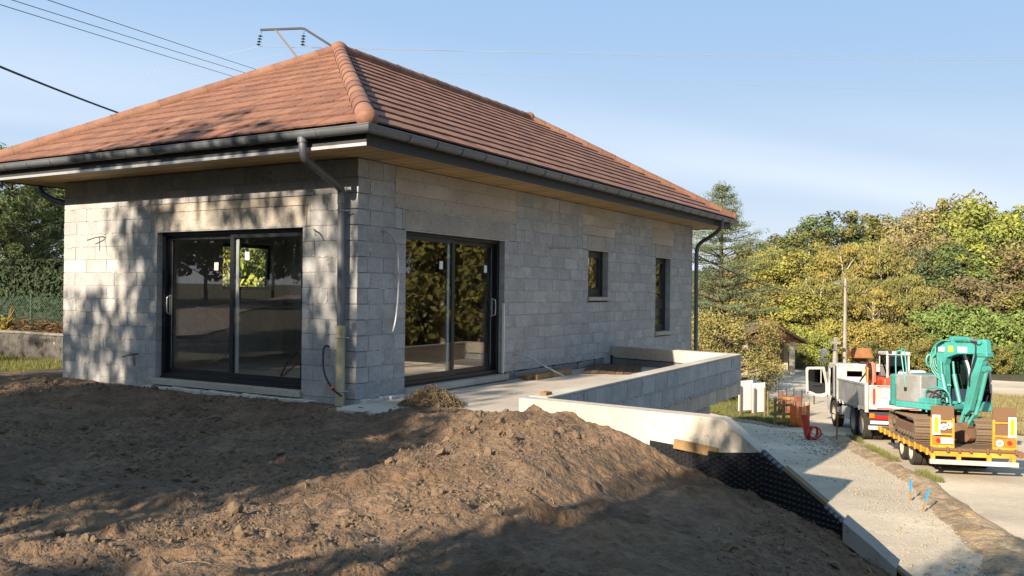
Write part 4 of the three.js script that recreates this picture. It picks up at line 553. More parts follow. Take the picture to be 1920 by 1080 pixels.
// ---------------------------------------------------------------- small excavator riding in the tipper
const mini = vehicle('mini_excavator', 'small orange excavator with a white cab loaded in the tipper body', 'excavator', lorry.position.toArray());
{ const t = mini, fy = 1.22;
  for (const s of [-1, 1]) part(t, 'track', [rbox(.4, 2.2, fy, fy + .42, s * .55 - .16 + .1, s * .55 + .16 + .1, .16, 4)], P.track);
  part(t, 'body', [rbox(-.35, 1.9, fy + .5, fy + 1.0, -.55, .95, .12, 3), rbox(-.4, .4, fy + .5, fy + 1.15, -.2, .95, .18, 3)], P.orange); part(t, 'engine_hood', [rbox(-.42, .2, fy + .95, fy + 1.3, .35, .97, .15, 3)], P.white);
  const c = new THREE.Group(); c.name = 'cab'; t.add(c); const X0 = .35, X1 = 1.45, Y0 = fy + .55, Y1 = fy + 1.92, Z0 = -.24, Z1 = .56, w = .07;
  part(c, 'cab_frame', [...[[X0, Z0], [X1 - w, Z0], [X0, Z1 - w], [X1 - w, Z1 - w]].map(([x, z]) => cbox(x, x + w, Y0, Y1 - .04, z, z + w, .012)), rbox(X0, X1, Y0, Y0 + .12, Z0, Z1, .02), rbox(X0, X0 + .06, Y0, Y0 + .3, Z0, Z1, .02)], P.white); part(c, 'cab_roof', [rbox(X0 - .05, X1 + .06, Y1 - .12, Y1 + .02, Z0 - .02, Z1 + .02, .05, 3)], P.white);
  part(c, 'window', [box(X0 + .02, X0 + .026, Y0 + .3, Y1 - .13, Z0 + w, Z1 - w), box(X1 - .03, X1 - .024, Y0 + .12, Y1 - .13, Z0 + w, Z1 - w), box(X0 + w, X1 - w, Y0 + .12, Y1 - .13, Z0 + .02, Z0 + .026), box(X0 + w, X1 - w, Y0 + .12, Y1 - .13, Z1 - .026, Z1 - .02)], P.tint); part(c, 'window_seal', [...rects(Z0 + w, Z1 - w, Y0 + .3, Y1 - .12, [[Z0 + w + .04, Z1 - w - .04, Y0 + .35, Y1 - .17]]).map(([a, b, d, e]) => box(X0 + .012, X0 + .018, d, e, a, b))], P.dark); part(c, 'seat', [rbox(X0 + .3, X0 + .75, Y0 + .3, Y0 + .45, .0, .45, .05), rbox(X0 + .2, X0 + .34, Y0 + .4, Y0 + 1.0, .0, .45, .05)], P.dark); part(c, 'notice', [box(X0 + .008, X0 + .012, Y0 + .56, Y0 + .66, .16, .42)], P.plate);
  part(t, 'boom', [bar(V(1.3, fy + .7, -.62), V(1.5, fy + 1.35, -.62), .16, .18), bar(V(1.5, fy + 1.35, -.62), V(.75, fy + 1.45, -.66), .14, .16)], P.orange); part(t, 'stick', [bar(V(.75, fy + 1.5, -.66), V(.55, fy + .45, -.70), .13, .16)], P.orange); part(t, 'ram', [rod(V(1.15, fy + .75, -.62), V(.95, fy + 1.35, -.62), .05), rod(V(.62, fy + 1.5, -.58), V(.48, fy + .8, -.6), .04)], P.orange); part(t, 'hose', [-.55, -.6, -.68].map((z, i) => tube([V(1.2, fy + .9, z), V(.8 - i * .1, fy + 1.5, z - .12), V(.5, fy + 1.3, z - .2), V(.55, fy + .6, z - .14)], .018, 24)), P.hose); part(t, 'support_pole', [rod(V(.2, fy, -.95), V(.25, fy + 1.35, -.92), .03), rod(V(.42, fy, -.86), V(.45, fy + 1.3, -.84), .025)], P.amber); part(t, 'bucket', [extr([[.3, fy + .02], [.75, fy + .02], [.85, fy + .3], [.7, fy + .5], [.4, fy + .45]], -.95, -.5, .02)], P.rust); part(t, 'work_lamp', [rbox(X0 - .1, X0 - .02, Y1 - .06, Y1 + .04, -.2, -.08, .02), rbox(X0 - .1, X0 - .02, Y1 - .06, Y1 + .04, .1, .22, .02)], P.dark); part(t, 'stay', [rod(V(1.35, Y1 - .1, -.24), V(2.2, fy + .75, -.75), .03)], P.dark);
}
// ---------------------------------------------------------------- low-loader trailer
const trailer = vehicle('equipment_trailer', 'yellow-orange two-axle plant trailer with raised loading ramps behind the lorry', 'trailer', onRight([19.09, -3.41, 4.40], 1.0)); trailer.rotation.y = THREE.MathUtils.degToRad(19.3);
{ const t = trailer, dk = .70, x0 = -2.15, x1 = 4.0, hw = 1.05;
  for (const s of [-1, 1]) for (const x of [0, 1.08]) wheel(t, x, .38, s * .88, .38, .24, s, true);
  part(t, 'frame', [cbox(x0, x1, dk - .15, dk - .02, -hw, -hw + .07, .01), cbox(x0, x1, dk - .15, dk - .02, hw - .07, hw, .01), cbox(x0 - .06, x0, dk - .16, dk + .02, -hw, hw, .01), cbox(x1, x1 + .08, dk - .16, dk, -hw, hw, .01), ...range(-2.2, 3.8, .75).map((x) => box(x, x + .07, dk - .16, dk - .06, -hw + .07, hw - .07))], P.amber);
  for (const x of range(-2.0, 3.6, .62)) part(t, 'stake_pocket', cbox(x, x + .14, dk - .17, dk + .015, -hw - .03, -hw + .02, .01), P.amber); part(t, 'axle', [cyl(0, .38, 0, .06, 1.6, 'z'), cyl(1.08, .38, 0, .06, 1.6, 'z')], P.chassis); part(t, 'spring_hanger', [-.9, .54, 1.9].map((x) => box(x - .06, x + .06, .34, dk - .1, -.6, .6)), P.chassis);
  for (let i = 0; i < 10; i++) part(t, 'deck_plank', cbox(x0 + .02, x1 - .02, dk - .04, dk + (i % 3) * .003, -hw + .085 + i * .19, -hw + .085 + i * .19 + .183, .004, .003), P.wood);
  part(t, 'bumper', [rbox(x0 - .16, x0 - .06, .34, .46, -hw - .02, hw + .02, .01)], P.pale, 'pale underrun bar across the tail'); part(t, 'bumper_bracket', [-.98, -.35, .38, .96].map((z) => cbox(x0 - .12, x0 - .02, .42, dk - .1, z - .05, z + .05, .006)), P.amber);
  part(t, 'hinge_tube', [cyl(x0 - .07, dk + .02, 0, .045, 2.1, 'z', 12)], P.rust); part(t, 'hinge_lug', [-1.02, -.62, -.34, -.06, .34, .62, 1.02].map((z) => cbox(x0 - .15, x0, dk - .05, dk + .09, z - .03, z + .03, .008)), P.rust); part(t, 'spare_hub', [cyl(x0 - .08, dk - .04, hw + .08, .09, .1, 'x', 16)], P.rust);
  part(t, 'drawbar', [bar(V(x1, .58, -.5), V(x1 + 1.1, .55, 0), .1, .12), bar(V(x1, .58, .5), V(x1 + 1.1, .55, 0), .1, .12), rod(V(x1 + 1, .55, 0), V(x1 + 1.45, .55, 0), .05)], P.amber); part(t, 'landing_leg', [cbox(3.5, 3.6, .12, dk - .15, -.75, -.65, .01)], P.chassis);
  for (const [zc, num, plateLeft] of [[-.74, '80', true], [.76, '90', false]]) {
    const r = new THREE.Group(); r.name = 'ramp'; r.position.set(x0 - .04, dk + .06, zc); r.rotation.z = .05; t.add(r); const w = .29, H = 1.10;
    part(r, 'ramp_rail', [cbox(-.035, .035, 0, H - .32, -w, -w + .06, .006), cbox(-.035, .035, 0, H - .32, w - .06, w, .006), cbox(-.03, .03, .0, .08, -w + .06, w - .06, .006), cbox(-.03, .03, .33, .38, -w + .06, w - .06, .006), cbox(-.03, .03, H - .42, H - .37, -w + .06, w - .06, .006)], P.amber); part(r, 'ramp_plate', [cbox(.0, .025, .38, H, -w + .062, w - .062, .004), cbox(-.02, .03, H - .36, H, -w + .01, w - .01, .006)], P.rust);
    part(r, 'lamp_board', [cbox(-.055, -.036, .09, .30, -w + .03, w - .03, .004)], P.lampOrange); part(r, 'tail_lamp', [cyl(-.075, .20, plateLeft ? -.12 : .10, .055, .05, 'x', 18)], P.red); const mz = plateLeft ? -.16 : .17;
    part(r, 'marker_plate', [box(-.052, -.046, .34, .86, mz - .095, mz + .095)], P.plate); part(r, 'marker_panel', [box(-.056, -.053, .39, .81, mz - .05, mz + .05)], P.yellow);
    if (plateLeft) { part(r, 'licence_plate', [box(-.064, -.057, .12, .27, -.05, .25)], P.plate); for (const [y, z, s] of [[.55, .02, '60'], [.60, .155, '80']]) { part(r, 'speed_disc', [cyl(-.044 - (s === '80' ? .012 : 0), y, z, .085, .01, 'x', 24)], P.plate); text(s, .075, P.ink, r, -.053 - (s === '80' ? .012 : 0), y, z); } }
    else { part(r, 'speed_disc', [cyl(-.062, .18, -.13, .09, .01, 'x', 24)], P.plate); text('90', .09, P.ink, r, -.068, .18, -.13); }
  }
}
// ---------------------------------------------------------------- teal excavator on the trailer
const digger = vehicle('excavator', 'turquoise crawler excavator chained on the trailer with its boom folded', 'excavator', trailer.position.toArray()); digger.rotation.y = trailer.rotation.y;
{ const t = digger, dk = .705, cx = .85;
  for (const s of [-1, 1]) { const g = new THREE.Group(); g.name = 'crawler_track'; g.position.set(cx, dk, s * .80); t.add(g); const L = 1.62, r = .33, pts = [];
    const loop = (d) => { const per = 2 * (2 * (L - r)) + 2 * Math.PI * r; d = ((d % per) + per) % per; const a = 2 * (L - r); if (d < a) return [-(L - r) + d, 2 * r, 0]; d -= a; if (d < Math.PI * r) { const q = d / r; return [(L - r) + Math.sin(q) * r, r + Math.cos(q) * r, -q]; } d -= Math.PI * r; if (d < a) return [(L - r) - d, 0, Math.PI]; d -= a; const q = d / r; return [-(L - r) - Math.sin(q) * r, r - Math.cos(q) * r, Math.PI - q]; };
    const per = 4 * (L - r) + 2 * Math.PI * r, n = 44; for (let i = 0; i < n; i++) { const [x, y, a] = loop(i * per / n), q = mg([cbox(-.076, .076, -.02, .012, -.27, .27, .004), box(-.07, -.045, .012, .04, -.26, .26), box(.0, .02, .012, .032, -.26, .26)]); q.rotateZ(a); q.translate(x, y, 0); part(g, 'track_shoe', q, P.track); }
    part(g, 'sprocket', [cyl(-(L - r), r, 0, r - .07, .3, 'z', 20), cyl(-(L - r), r, 0, .13, .44, 'z', 16)], P.track); part(g, 'idler', [cyl(L - r, r, 0, r - .06, .3, 'z', 20), cyl(L - r, r, 0, .1, .42, 'z', 16)], P.track); part(g, 'roller', range(-.85, .85, .34).map((x) => cyl(x, .15, 0, .10, .32, 'z', 14)), P.track); part(g, 'track_frame', [rbox(-1.15, 1.15, .2, .46, -.16, .16, .04)], P.rust); }
  part(t, 'undercarriage', [rbox(cx - .6, cx + .6, dk + .3, dk + .72, -.62, .62, .08), cyl(cx, dk + .80, 0, .48, .16)], P.track);
  // the dozer-less front drum between the tracks: round bucket back resting on the deck is built with the bucket below
  const u = new THREE.Group(); u.name = 'upper_structure'; u.position.set(cx + .10, .08, -.10); u.scale.set(.84, .95, .84); u.rotation.y = -Math.PI / 2 - 1.0; t.add(u);   // local x = where the boom points, z = operator's right
  const Y = 1.60;
  part(u, 'turntable', [cbox(-1.0, 1.2, Y, Y + .16, -1.15, 1.15, .04)], P.tealDark);
  part(u, 'counterweight', [(() => { const p = []; for (let i = 0; i <= 14; i++) { const a = Math.PI / 2 + i / 14 * Math.PI; p.push([-.62 + Math.cos(a) * .78, Math.sin(a) * 1.2]); } const g = extr(p, Y + .02, Y + .98, .05); g.rotateX(-Math.PI / 2); return triUV(g); })()], P.teal);
  part(u, 'side_cover', [rbox(-.62, .52, Y + .16, Y + 1.02, .42, 1.18, .06, 3), rbox(.10, .72, Y + .16, Y + .62, .48, 1.17, .05, 3)], P.body, 'grey side cover with moulded steps'); part(u, 'skirt', [rbox(-.62, 1.15, Y - .02, Y + .17, .5, 1.2, .04), rbox(.4, 1.15, Y + .17, Y + .34, .95, 1.19, .03)], P.teal); part(u, 'engine_cover', [rbox(-.7, .25, Y + .4, Y + 1.05, -1.1, .45, .08, 3)], P.tealDark);
  part(u, 'hand_rail', [tube([V(-.15, Y + .55, 1.18), V(-.25, Y + 1.1, 1.18), V(-.42, Y + 1.75, 1.1), V(-.46, Y + 1.78, .95), V(-.35, Y + 1.0, .92)], .025, 40), tube([V(-.62, Y + .7, 1.15), V(-.62, Y + 1.7, 1.1), V(-.50, Y + 1.74, 1.05)], .025, 20)], P.teal); part(u, 'rail_bracket', [rbox(-.2, -.1, Y + .5, Y + .62, 1.15, 1.22, .01)], P.dark);
  // cab
  const c = new THREE.Group(); c.name = 'cab'; u.add(c); const prof = [[.05, Y + .1], [1.30, Y + .1], [1.36, Y + .55], [1.26, Y + 1.2], [1.05, Y + 1.66], [.9, Y + 1.74], [.12, Y + 1.74], [.05, Y + 1.6]], hole = [[.18, Y + .62], [1.25, Y + .62], [1.16, Y + 1.2], [.98, Y + 1.58], [.18, Y + 1.6]];
  for (const [a, b] of [[-1.16, -1.10], [-.24, -.18]]) part(c, 'cab_frame', [extr(prof, a, b, .012, [hole])], P.navy); part(c, 'cab_base', [rbox(.03, 1.34, Y - .06, Y + .24, -1.2, -.16, .05, 3)], P.teal); part(c, 'cab_roof', [rbox(.06, 1.02, Y + 1.68, Y + 1.78, -1.17, -.17, .04, 3)], P.navy); part(c, 'cab_pillar', [tube([V(1.34, Y + .5, -.2), V(1.27, Y + 1.2, -.2), V(1.08, Y + 1.66, -.2)], .045, 16), tube([V(1.34, Y + .5, -1.13), V(1.27, Y + 1.2, -1.13), V(1.08, Y + 1.66, -1.13)], .045, 16)], P.white); part(c, 'window', [extr(hole, -1.135, -1.130), extr(hole, -.212, -.207), bar(V(1.335, Y + .5, -.67), V(1.06, Y + 1.64, -.67), .86, .008, V(1, 0, 0))], P.tint); part(c, 'seat', [rbox(.35, .8, Y + .4, Y + .6, -.9, -.42, .06), rbox(.25, .4, Y + .5, Y + 1.25, -.9, -.42, .06)], P.dark);
  // boom, stick, bucket in the plane z = .18
  const zb = .16, bm = part(u, 'boom', [extr([[.44, Y + .25], [.68, Y + .2], [.72, Y + .75], [.68, Y + 1.34], [.78, Y + 1.56], [1.2, Y + 1.68], [2.02, Y + 1.70], [2.06, Y + 1.90], [1.9, Y + 2.02], [.75, Y + 2.02], [.50, Y + 1.90], [.36, Y + 1.65], [.38, Y + .9]], zb - .14, zb + .14, .015)], P.teal);
  part(bm, 'sign_plate', [box(1.25, 1.62, Y + 1.74, Y + 1.90, zb + .142, zb + .146)], P.plate); part(bm, 'warning_sticker', [box(.86, 1.06, Y + 1.74, Y + 1.92, zb + .142, zb + .146)], std('#d8b93a')); part(bm, 'lamp', [rbox(.48, .72, Y + 1.74, Y + 1.88, zb + .14, zb + .19, .02)], P.plate); for (let i = 0; i < 5; i++) part(bm, 'lettering', [box(1.29 + i * .065, 1.32 + i * .065, Y + 1.78, Y + 1.86, zb + .1465, zb + .148), box(1.29 + i * .065, 1.335 + i * .065, Y + (i % 2 ? 1.845 : 1.80), Y + (i % 2 ? 1.86 : 1.815), zb + .1462, zb + .1478)], P.body);
  part(u, 'boom_ram', [rod(V(.95, Y + .2, zb + .28), V(.72, Y + 1.05, zb + .28), .075, .075, 14), rod(V(.72, Y + 1.05, zb + .28), V(.68, Y + 1.45, zb + .28), .04, .04, 12), rod(V(.95, Y + .2, zb - .28), V(.72, Y + 1.05, zb - .28), .075, .075, 14), rod(V(.72, Y + 1.05, zb - .28), V(.68, Y + 1.45, zb - .28), .04, .04, 12)], P.teal); part(u, 'stick_ram', [rod(V(.95, Y + 2.14, zb), V(1.62, Y + 2.12, zb), .085, .085, 16), cyl(.93, Y + 2.13, zb, .09, .2, 'z')], P.teal); part(u, 'ram_rod', [rod(V(1.62, Y + 2.12, zb), V(2.12, Y + 2.06, zb), .045, .045, 12)], P.chrome); part(u, 'ram_bracket', [extr([[.80, Y + 2.0], [1.06, Y + 2.0], [.98, Y + 2.2], [.88, Y + 2.2]], zb - .12, zb + .12)], P.teal);
  const st = part(u, 'stick', [extr([[1.86, Y + 1.78], [2.20, Y + 2.14], [2.34, Y + 2.10], [2.36, Y + 1.64], [2.20, Y + 1.50], [1.66, Y + .02], [1.50, Y - .12], [1.40, Y - .02], [1.46, Y + .2]], zb - .11, zb + .11, .012)], P.teal); part(st, 'stick_head', [cbox(2.02, 2.40, Y + 1.62, Y + 1.76, zb - .16, zb + .16, .02), cyl(2.14, Y + 2.06, zb, .075, .4, 'z')], P.teal);
  part(u, 'bucket_ram', [rod(V(2.26, Y + 1.25, zb), V(1.98, Y + .35, zb), .07, .07, 14), rod(V(1.98, Y + .35, zb), V(1.82, Y - .08, zb), .06, .06, 12), cyl(2.26, Y + 1.27, zb, .09, .24, 'z')], P.teal); part(u, 'linkage', [bar(V(1.82, Y - .1, zb), V(1.55, Y - .45, zb), .22, .07), bar(V(1.46, Y - .02, zb + .12), V(1.28, Y - .48, zb + .12), .04, .09), bar(V(1.46, Y - .02, zb - .12), V(1.28, Y - .48, zb - .12), .04, .09)], P.teal);
  part(u, 'bucket', [(() => { const p = []; for (let i = 0; i <= 12; i++) { const a = 2.2 + i / 12 * 3.6; p.push([1.62 + Math.cos(a) * .36, Y - .62 + Math.sin(a) * .30]); } return extr(p, zb - .42, zb + .42, .01); })(), cbox(1.22, 1.62, Y - .5, Y - .34, zb - .14, zb + .14, .02)], P.rust, 'muddy brown bucket curled onto the deck');
  part(u, 'hose', [.0, .06, .12, .2].map((o, i) => tube([V(.75, Y + .7, zb + .1 - o), V(.25, Y + 1.2 + i * .05, zb + .25 - o), V(.22, Y + 1.75, zb + .2 - o), V(.55, Y + 2.06, zb + .14 - o), V(.95, Y + 2.07, zb + .14 - o * .8)], .022, 30, 6)), P.teal); part(u, 'hose', [0, 1, 2].map((i) => tube([V(1.75, Y + 2.05, zb + .12 - i * .1), V(1.98, Y + 2.0, zb + .19 - i * .1), V(2.0, Y + 1.7, zb + .2 - i * .1), V(1.78, Y + 1.1, zb + .19 - i * .1), V(1.72, Y + .75, zb + .17 - i * .1)], .022, 30, 6)), P.hose); part(u, 'hose_guard', [tube([V(.72, Y - .08, 1.15), V(.74, Y + .5, 1.2), V(.9, Y + .64, 1.22), V(1.35, Y + .66, 1.1), V(1.5, Y + .5, 1.0), V(1.5, Y - .05, .9)], .03, 40)], P.teal); part(u, 'hose', [0, 1, 2, 3, 4].map((i) => tube([V(.8 + i * .13, Y - .02, 1.1 - i * .05), V(.82 + i * .12, Y + .35 + (i % 2) * .08, 1.12 - i * .05), V(1.0 + i * .06, Y + .58, 1.0 - i * .04), V(1.05, Y + .5, .5)], .02, 20, 6)), P.hose); part(u, 'pipe_loop', [(() => { const g = new THREE.TorusGeometry(.12, .028, 8, 22); g.rotateY(1.1); g.scale(1, 1.5, 1); g.translate(.12, Y + 1.45, .35); return triUV(flatten(g)); })(), tube([V(.1, Y + 1.5, .3), V(.3, Y + 1.65, .3), V(.32, Y + 1.9, .3)], .03, 12)], P.teal);
}
// ================================================================ helpers that turn a photo pixel into a direction; the distance comes from what the thing stands on
const camQ = camera.quaternion.clone(), PXF = 1650.18;
const at = (px, py, depth) => V((px - 960) / PXF * depth, -(py - 540) / PXF * depth, -depth).applyQuaternion(camQ).add(camera.position);
const ground = (px, depth, h = terrainH) => { const p = at(px, 560, depth); return [p.x, h(p.x, p.z), p.z]; };

// ================================================================ FOLIAGE
function leaves(r, n, place, size, opt = {}) {                                 // n small bent leaf faces; place(r) -> [x,y,z, nx,ny,nz]
  const pos = new Float32Array(n * 18), col = new Float32Array(n * 18), a = V(0, 0, 0), b = V(0, 0, 0), nn = V(0, 0, 0);
  for (let i = 0; i < n; i++) { const [x, y, z, nx = 0, ny = 1, nz = 0, tone = 1] = place(r, i); nn.set(nx + (r() - .5) * 1.5, ny + (r() - .5) * 1.5, nz + (r() - .5) * 1.5).normalize(); a.set(r() - .5, (r() - .5) - (opt.droop ?? 0), r() - .5).cross(nn).normalize(); b.copy(nn).cross(a); if (opt.hang) { b.set((r() - .5) * .5, -1, (r() - .5) * .5).normalize(); a.copy(b).cross(nn).normalize(); }
    const s = size * (.6 + r() * .8), w = s * (opt.w ?? .55), k = s * .18, o = i * 18;
    const A = [x - b.x * s, y - b.y * s, z - b.z * s], C = [x + b.x * s, y + b.y * s, z + b.z * s], B = [x + a.x * w + nn.x * k, y + a.y * w + nn.y * k, z + a.z * w + nn.z * k], D = [x - a.x * w + nn.x * k, y - a.y * w + nn.y * k, z - a.z * w + nn.z * k];
    pos.set([...A, ...B, ...C, ...A, ...C, ...D], o); const v = tone * (.72 + r() * .5), h = (r() - .5) * .22; for (let q = 0; q < 6; q++) { col[o + q * 3] = v * (1 + h); col[o + q * 3 + 1] = v; col[o + q * 3 + 2] = v * (1 - h * .6); } }
  const g = new THREE.BufferGeometry(); g.setAttribute('position', new THREE.BufferAttribute(pos, 3)); g.setAttribute('color', new THREE.BufferAttribute(col, 3)); g.computeVertexNormals(); return triUV(g);
}
const leafMat = (c, t = .28) => t ? new THREE.MeshPhysicalMaterial({ color: base(c), roughness: .9, transmission: t, thickness: 0, vertexColors: true, side: THREE.DoubleSide }) : std(c, { vertexColors: true, roughness: .85 });
function crownClumps(r, n, R, H0, H1, lump = .24) { const out = []; for (let i = 0; i < n; i++) { const u = r() * 2 - 1, a = r() * 6.283, q = .45 + .55 * Math.sqrt(r()), s = Math.sqrt(1 - u * u); out.push([Math.cos(a) * s * q * R, lerp(H0, H1, .5 + .5 * u * q), Math.sin(a) * s * q * R, lump * R * (.7 + r() * .7), .82 + r() * .36]); } return out; }
function clumpLeaves(r, clumps, per, size, opt) { return leaves(r, clumps.length * per, (q, i) => { const c = clumps[(i / per) | 0], u = q() * 2 - 1, a = q() * 6.283, s = Math.sqrt(1 - u * u), k = Math.cbrt(.25 + .75 * q()); return [c[0] + Math.cos(a) * s * c[3] * k, c[1] + u * c[3] * k * .8, c[2] + Math.sin(a) * s * c[3] * k, Math.cos(a) * s, u + .25, Math.sin(a) * s, c[4]]; }, size, opt); }
function woody(r, h, rad, clumps, n, lean = .03) { const g = [], pts = [V(0, -.03 * h, 0)]; for (let i = 1; i <= 5; i++) pts.push(V((r() - .5) * lean * h * i / 5 * 2, h * i / 5, (r() - .5) * lean * h * i / 5 * 2)); const c = new THREE.CatmullRomCurve3(pts);
  for (let i = 0; i < 5; i++) g.push(rod(c.getPoint(i / 5), c.getPoint((i + 1.04) / 5), rad * (1 - i * .17), rad * (1 - (i + 1) * .17), 7)); for (let i = 0; i < n && clumps.length; i++) { const k = clumps[(r() * clumps.length) | 0], t = clamp((k[1] / h) * .72, .2, .97), s = c.getPoint(t), e = V(k[0], k[1], k[2]), m = s.clone().lerp(e, .5).add(V(0, h * .03, 0)); g.push(rod(s, m, rad * .34, rad * .2, 5), rod(m, e, rad * .2, rad * .07, 5)); } return mg(g); }
const bark = std('#6a5c4a', { map: T.wood, roughness: 1 }), birchBark = std('#cfc9ba', { map: T.smooth, roughness: .9 }), greyBark = std('#8c8272', { map: T.wood });
// prototypes of height 1, scaled to each tree
function proto(seed, o) { const r = rng(seed), cl = crownClumps(r, o.clumps, o.R, o.y0, o.y1, o.lump); return { wood: woody(r, o.trunk ?? .85, o.rad ?? .016, cl, o.limbs ?? 16), crown: clumpLeaves(r, cl, o.per, o.leaf, o.opt), bark: o.bark ?? bark }; }
const protos = {
  broad: [0, 1, 2, 3].map((i) => proto(400 + i, { clumps: 62, R: .34, y0: .14, y1: 1, per: 92, leaf: .0165, lump: .27 })),
  birch: [0, 1, 2].map((i) => proto(420 + i, { clumps: 74, R: .25, y0: .16, y1: 1, per: 66, leaf: .013, lump: .24, bark: birchBark, rad: .017, trunk: .97, limbs: 22, opt: { hang: true, w: .4 } })),
  thin: [0, 1].map((i) => proto(440 + i, { clumps: 54, R: .33, y0: .28, y1: 1, per: 46, leaf: .012, lump: .24, bark: greyBark, limbs: 46, rad: .018 })),
  distant: [0, 1].map((i) => proto(480 + i, { clumps: 60, R: .34, y0: .14, y1: 1, per: 42, leaf: .026, lump: .27 })),
  bush: [0, 1, 2].map((i) => proto(460 + i, { clumps: 58, R: .62, y0: -.05, y1: 1, per: 88, leaf: .0295, lump: .25, trunk: .6, limbs: 10 })),
};
const tones = { olive: '#787438', oliveDark: '#646532', yellow: '#8e8a3c', gold: '#8c7f3c', green: '#5c6c34', dark: '#465634', brown: '#776a4a', lime: '#848c3a', fresh: '#6a7e3a', rust: '#7c6a46', pale: '#928855' };
const crownMats = Object.fromEntries(Object.entries(tones).map(([k, c]) => [k, leafMat(c, 0)]));
const RF = rng(909);
function tree(kind, tone, name, label, [x, y, z], h, wide, group, turn = RF() * 6.28) {
  const p = protos[kind][(RF() * protos[kind].length) | 0], o = thing(name, label, kind === 'bush' ? 'bush' : 'tree', [x, y, z], turn, group); const w = h * wide;
  const t = part(o, 'trunk', p.wood, p.bark), c = part(o, 'crown', p.crown, crownMats[tone]); for (const m of [t, c]) m.scale.set(w, h, w); return o;
}
const words = { olive: 'olive', oliveDark: 'dull olive', yellow: 'yellow', gold: 'golden', green: 'green', dark: 'dark green', brown: 'brown', lime: 'bright yellow-green', fresh: 'fresh green', rust: 'rust-coloured', pale: 'pale straw-coloured' };
const forms = { broad: ['broadleaf_tree', 'round-crowned autumn tree'], birch: ['birch_tree', 'slender white-barked birch'], thin: ['bare_tree', 'half-bare tree with showing branches'], bush: ['bush', 'dense bush'] };
const landmark = (px) => { for (const [x, l] of [[1362, 'behind the cedar trunk'], [1412, 'behind the fruit tree'], [1450, 'left of the shed ridge, behind the fruit tree'], [1490, 'behind the shed roof'], [1528, 'past the shed eave'], [1560, 'behind the road sign'], [1582, 'behind the stone cross'], [1602, 'behind the lamp pole'], [1628, 'behind the kiosk roof'], [1665, 'behind the mini excavator boom'], [1695, 'behind the mini excavator cab'], [1730, 'behind the excavator counterweight'], [1772, 'behind the excavator boom knee'], [1812, 'behind the middle of the excavator boom'], [1858, 'behind the excavator stick'], [1898, 'past the excavator cab'], [1935, 'past the white marker']]) if (px < x) return l.replace('left of the shed ridge, ', 'and shed ridge, ').replace('and shed ridge, behind', 'between shed and'); return 'far past the white marker'; };
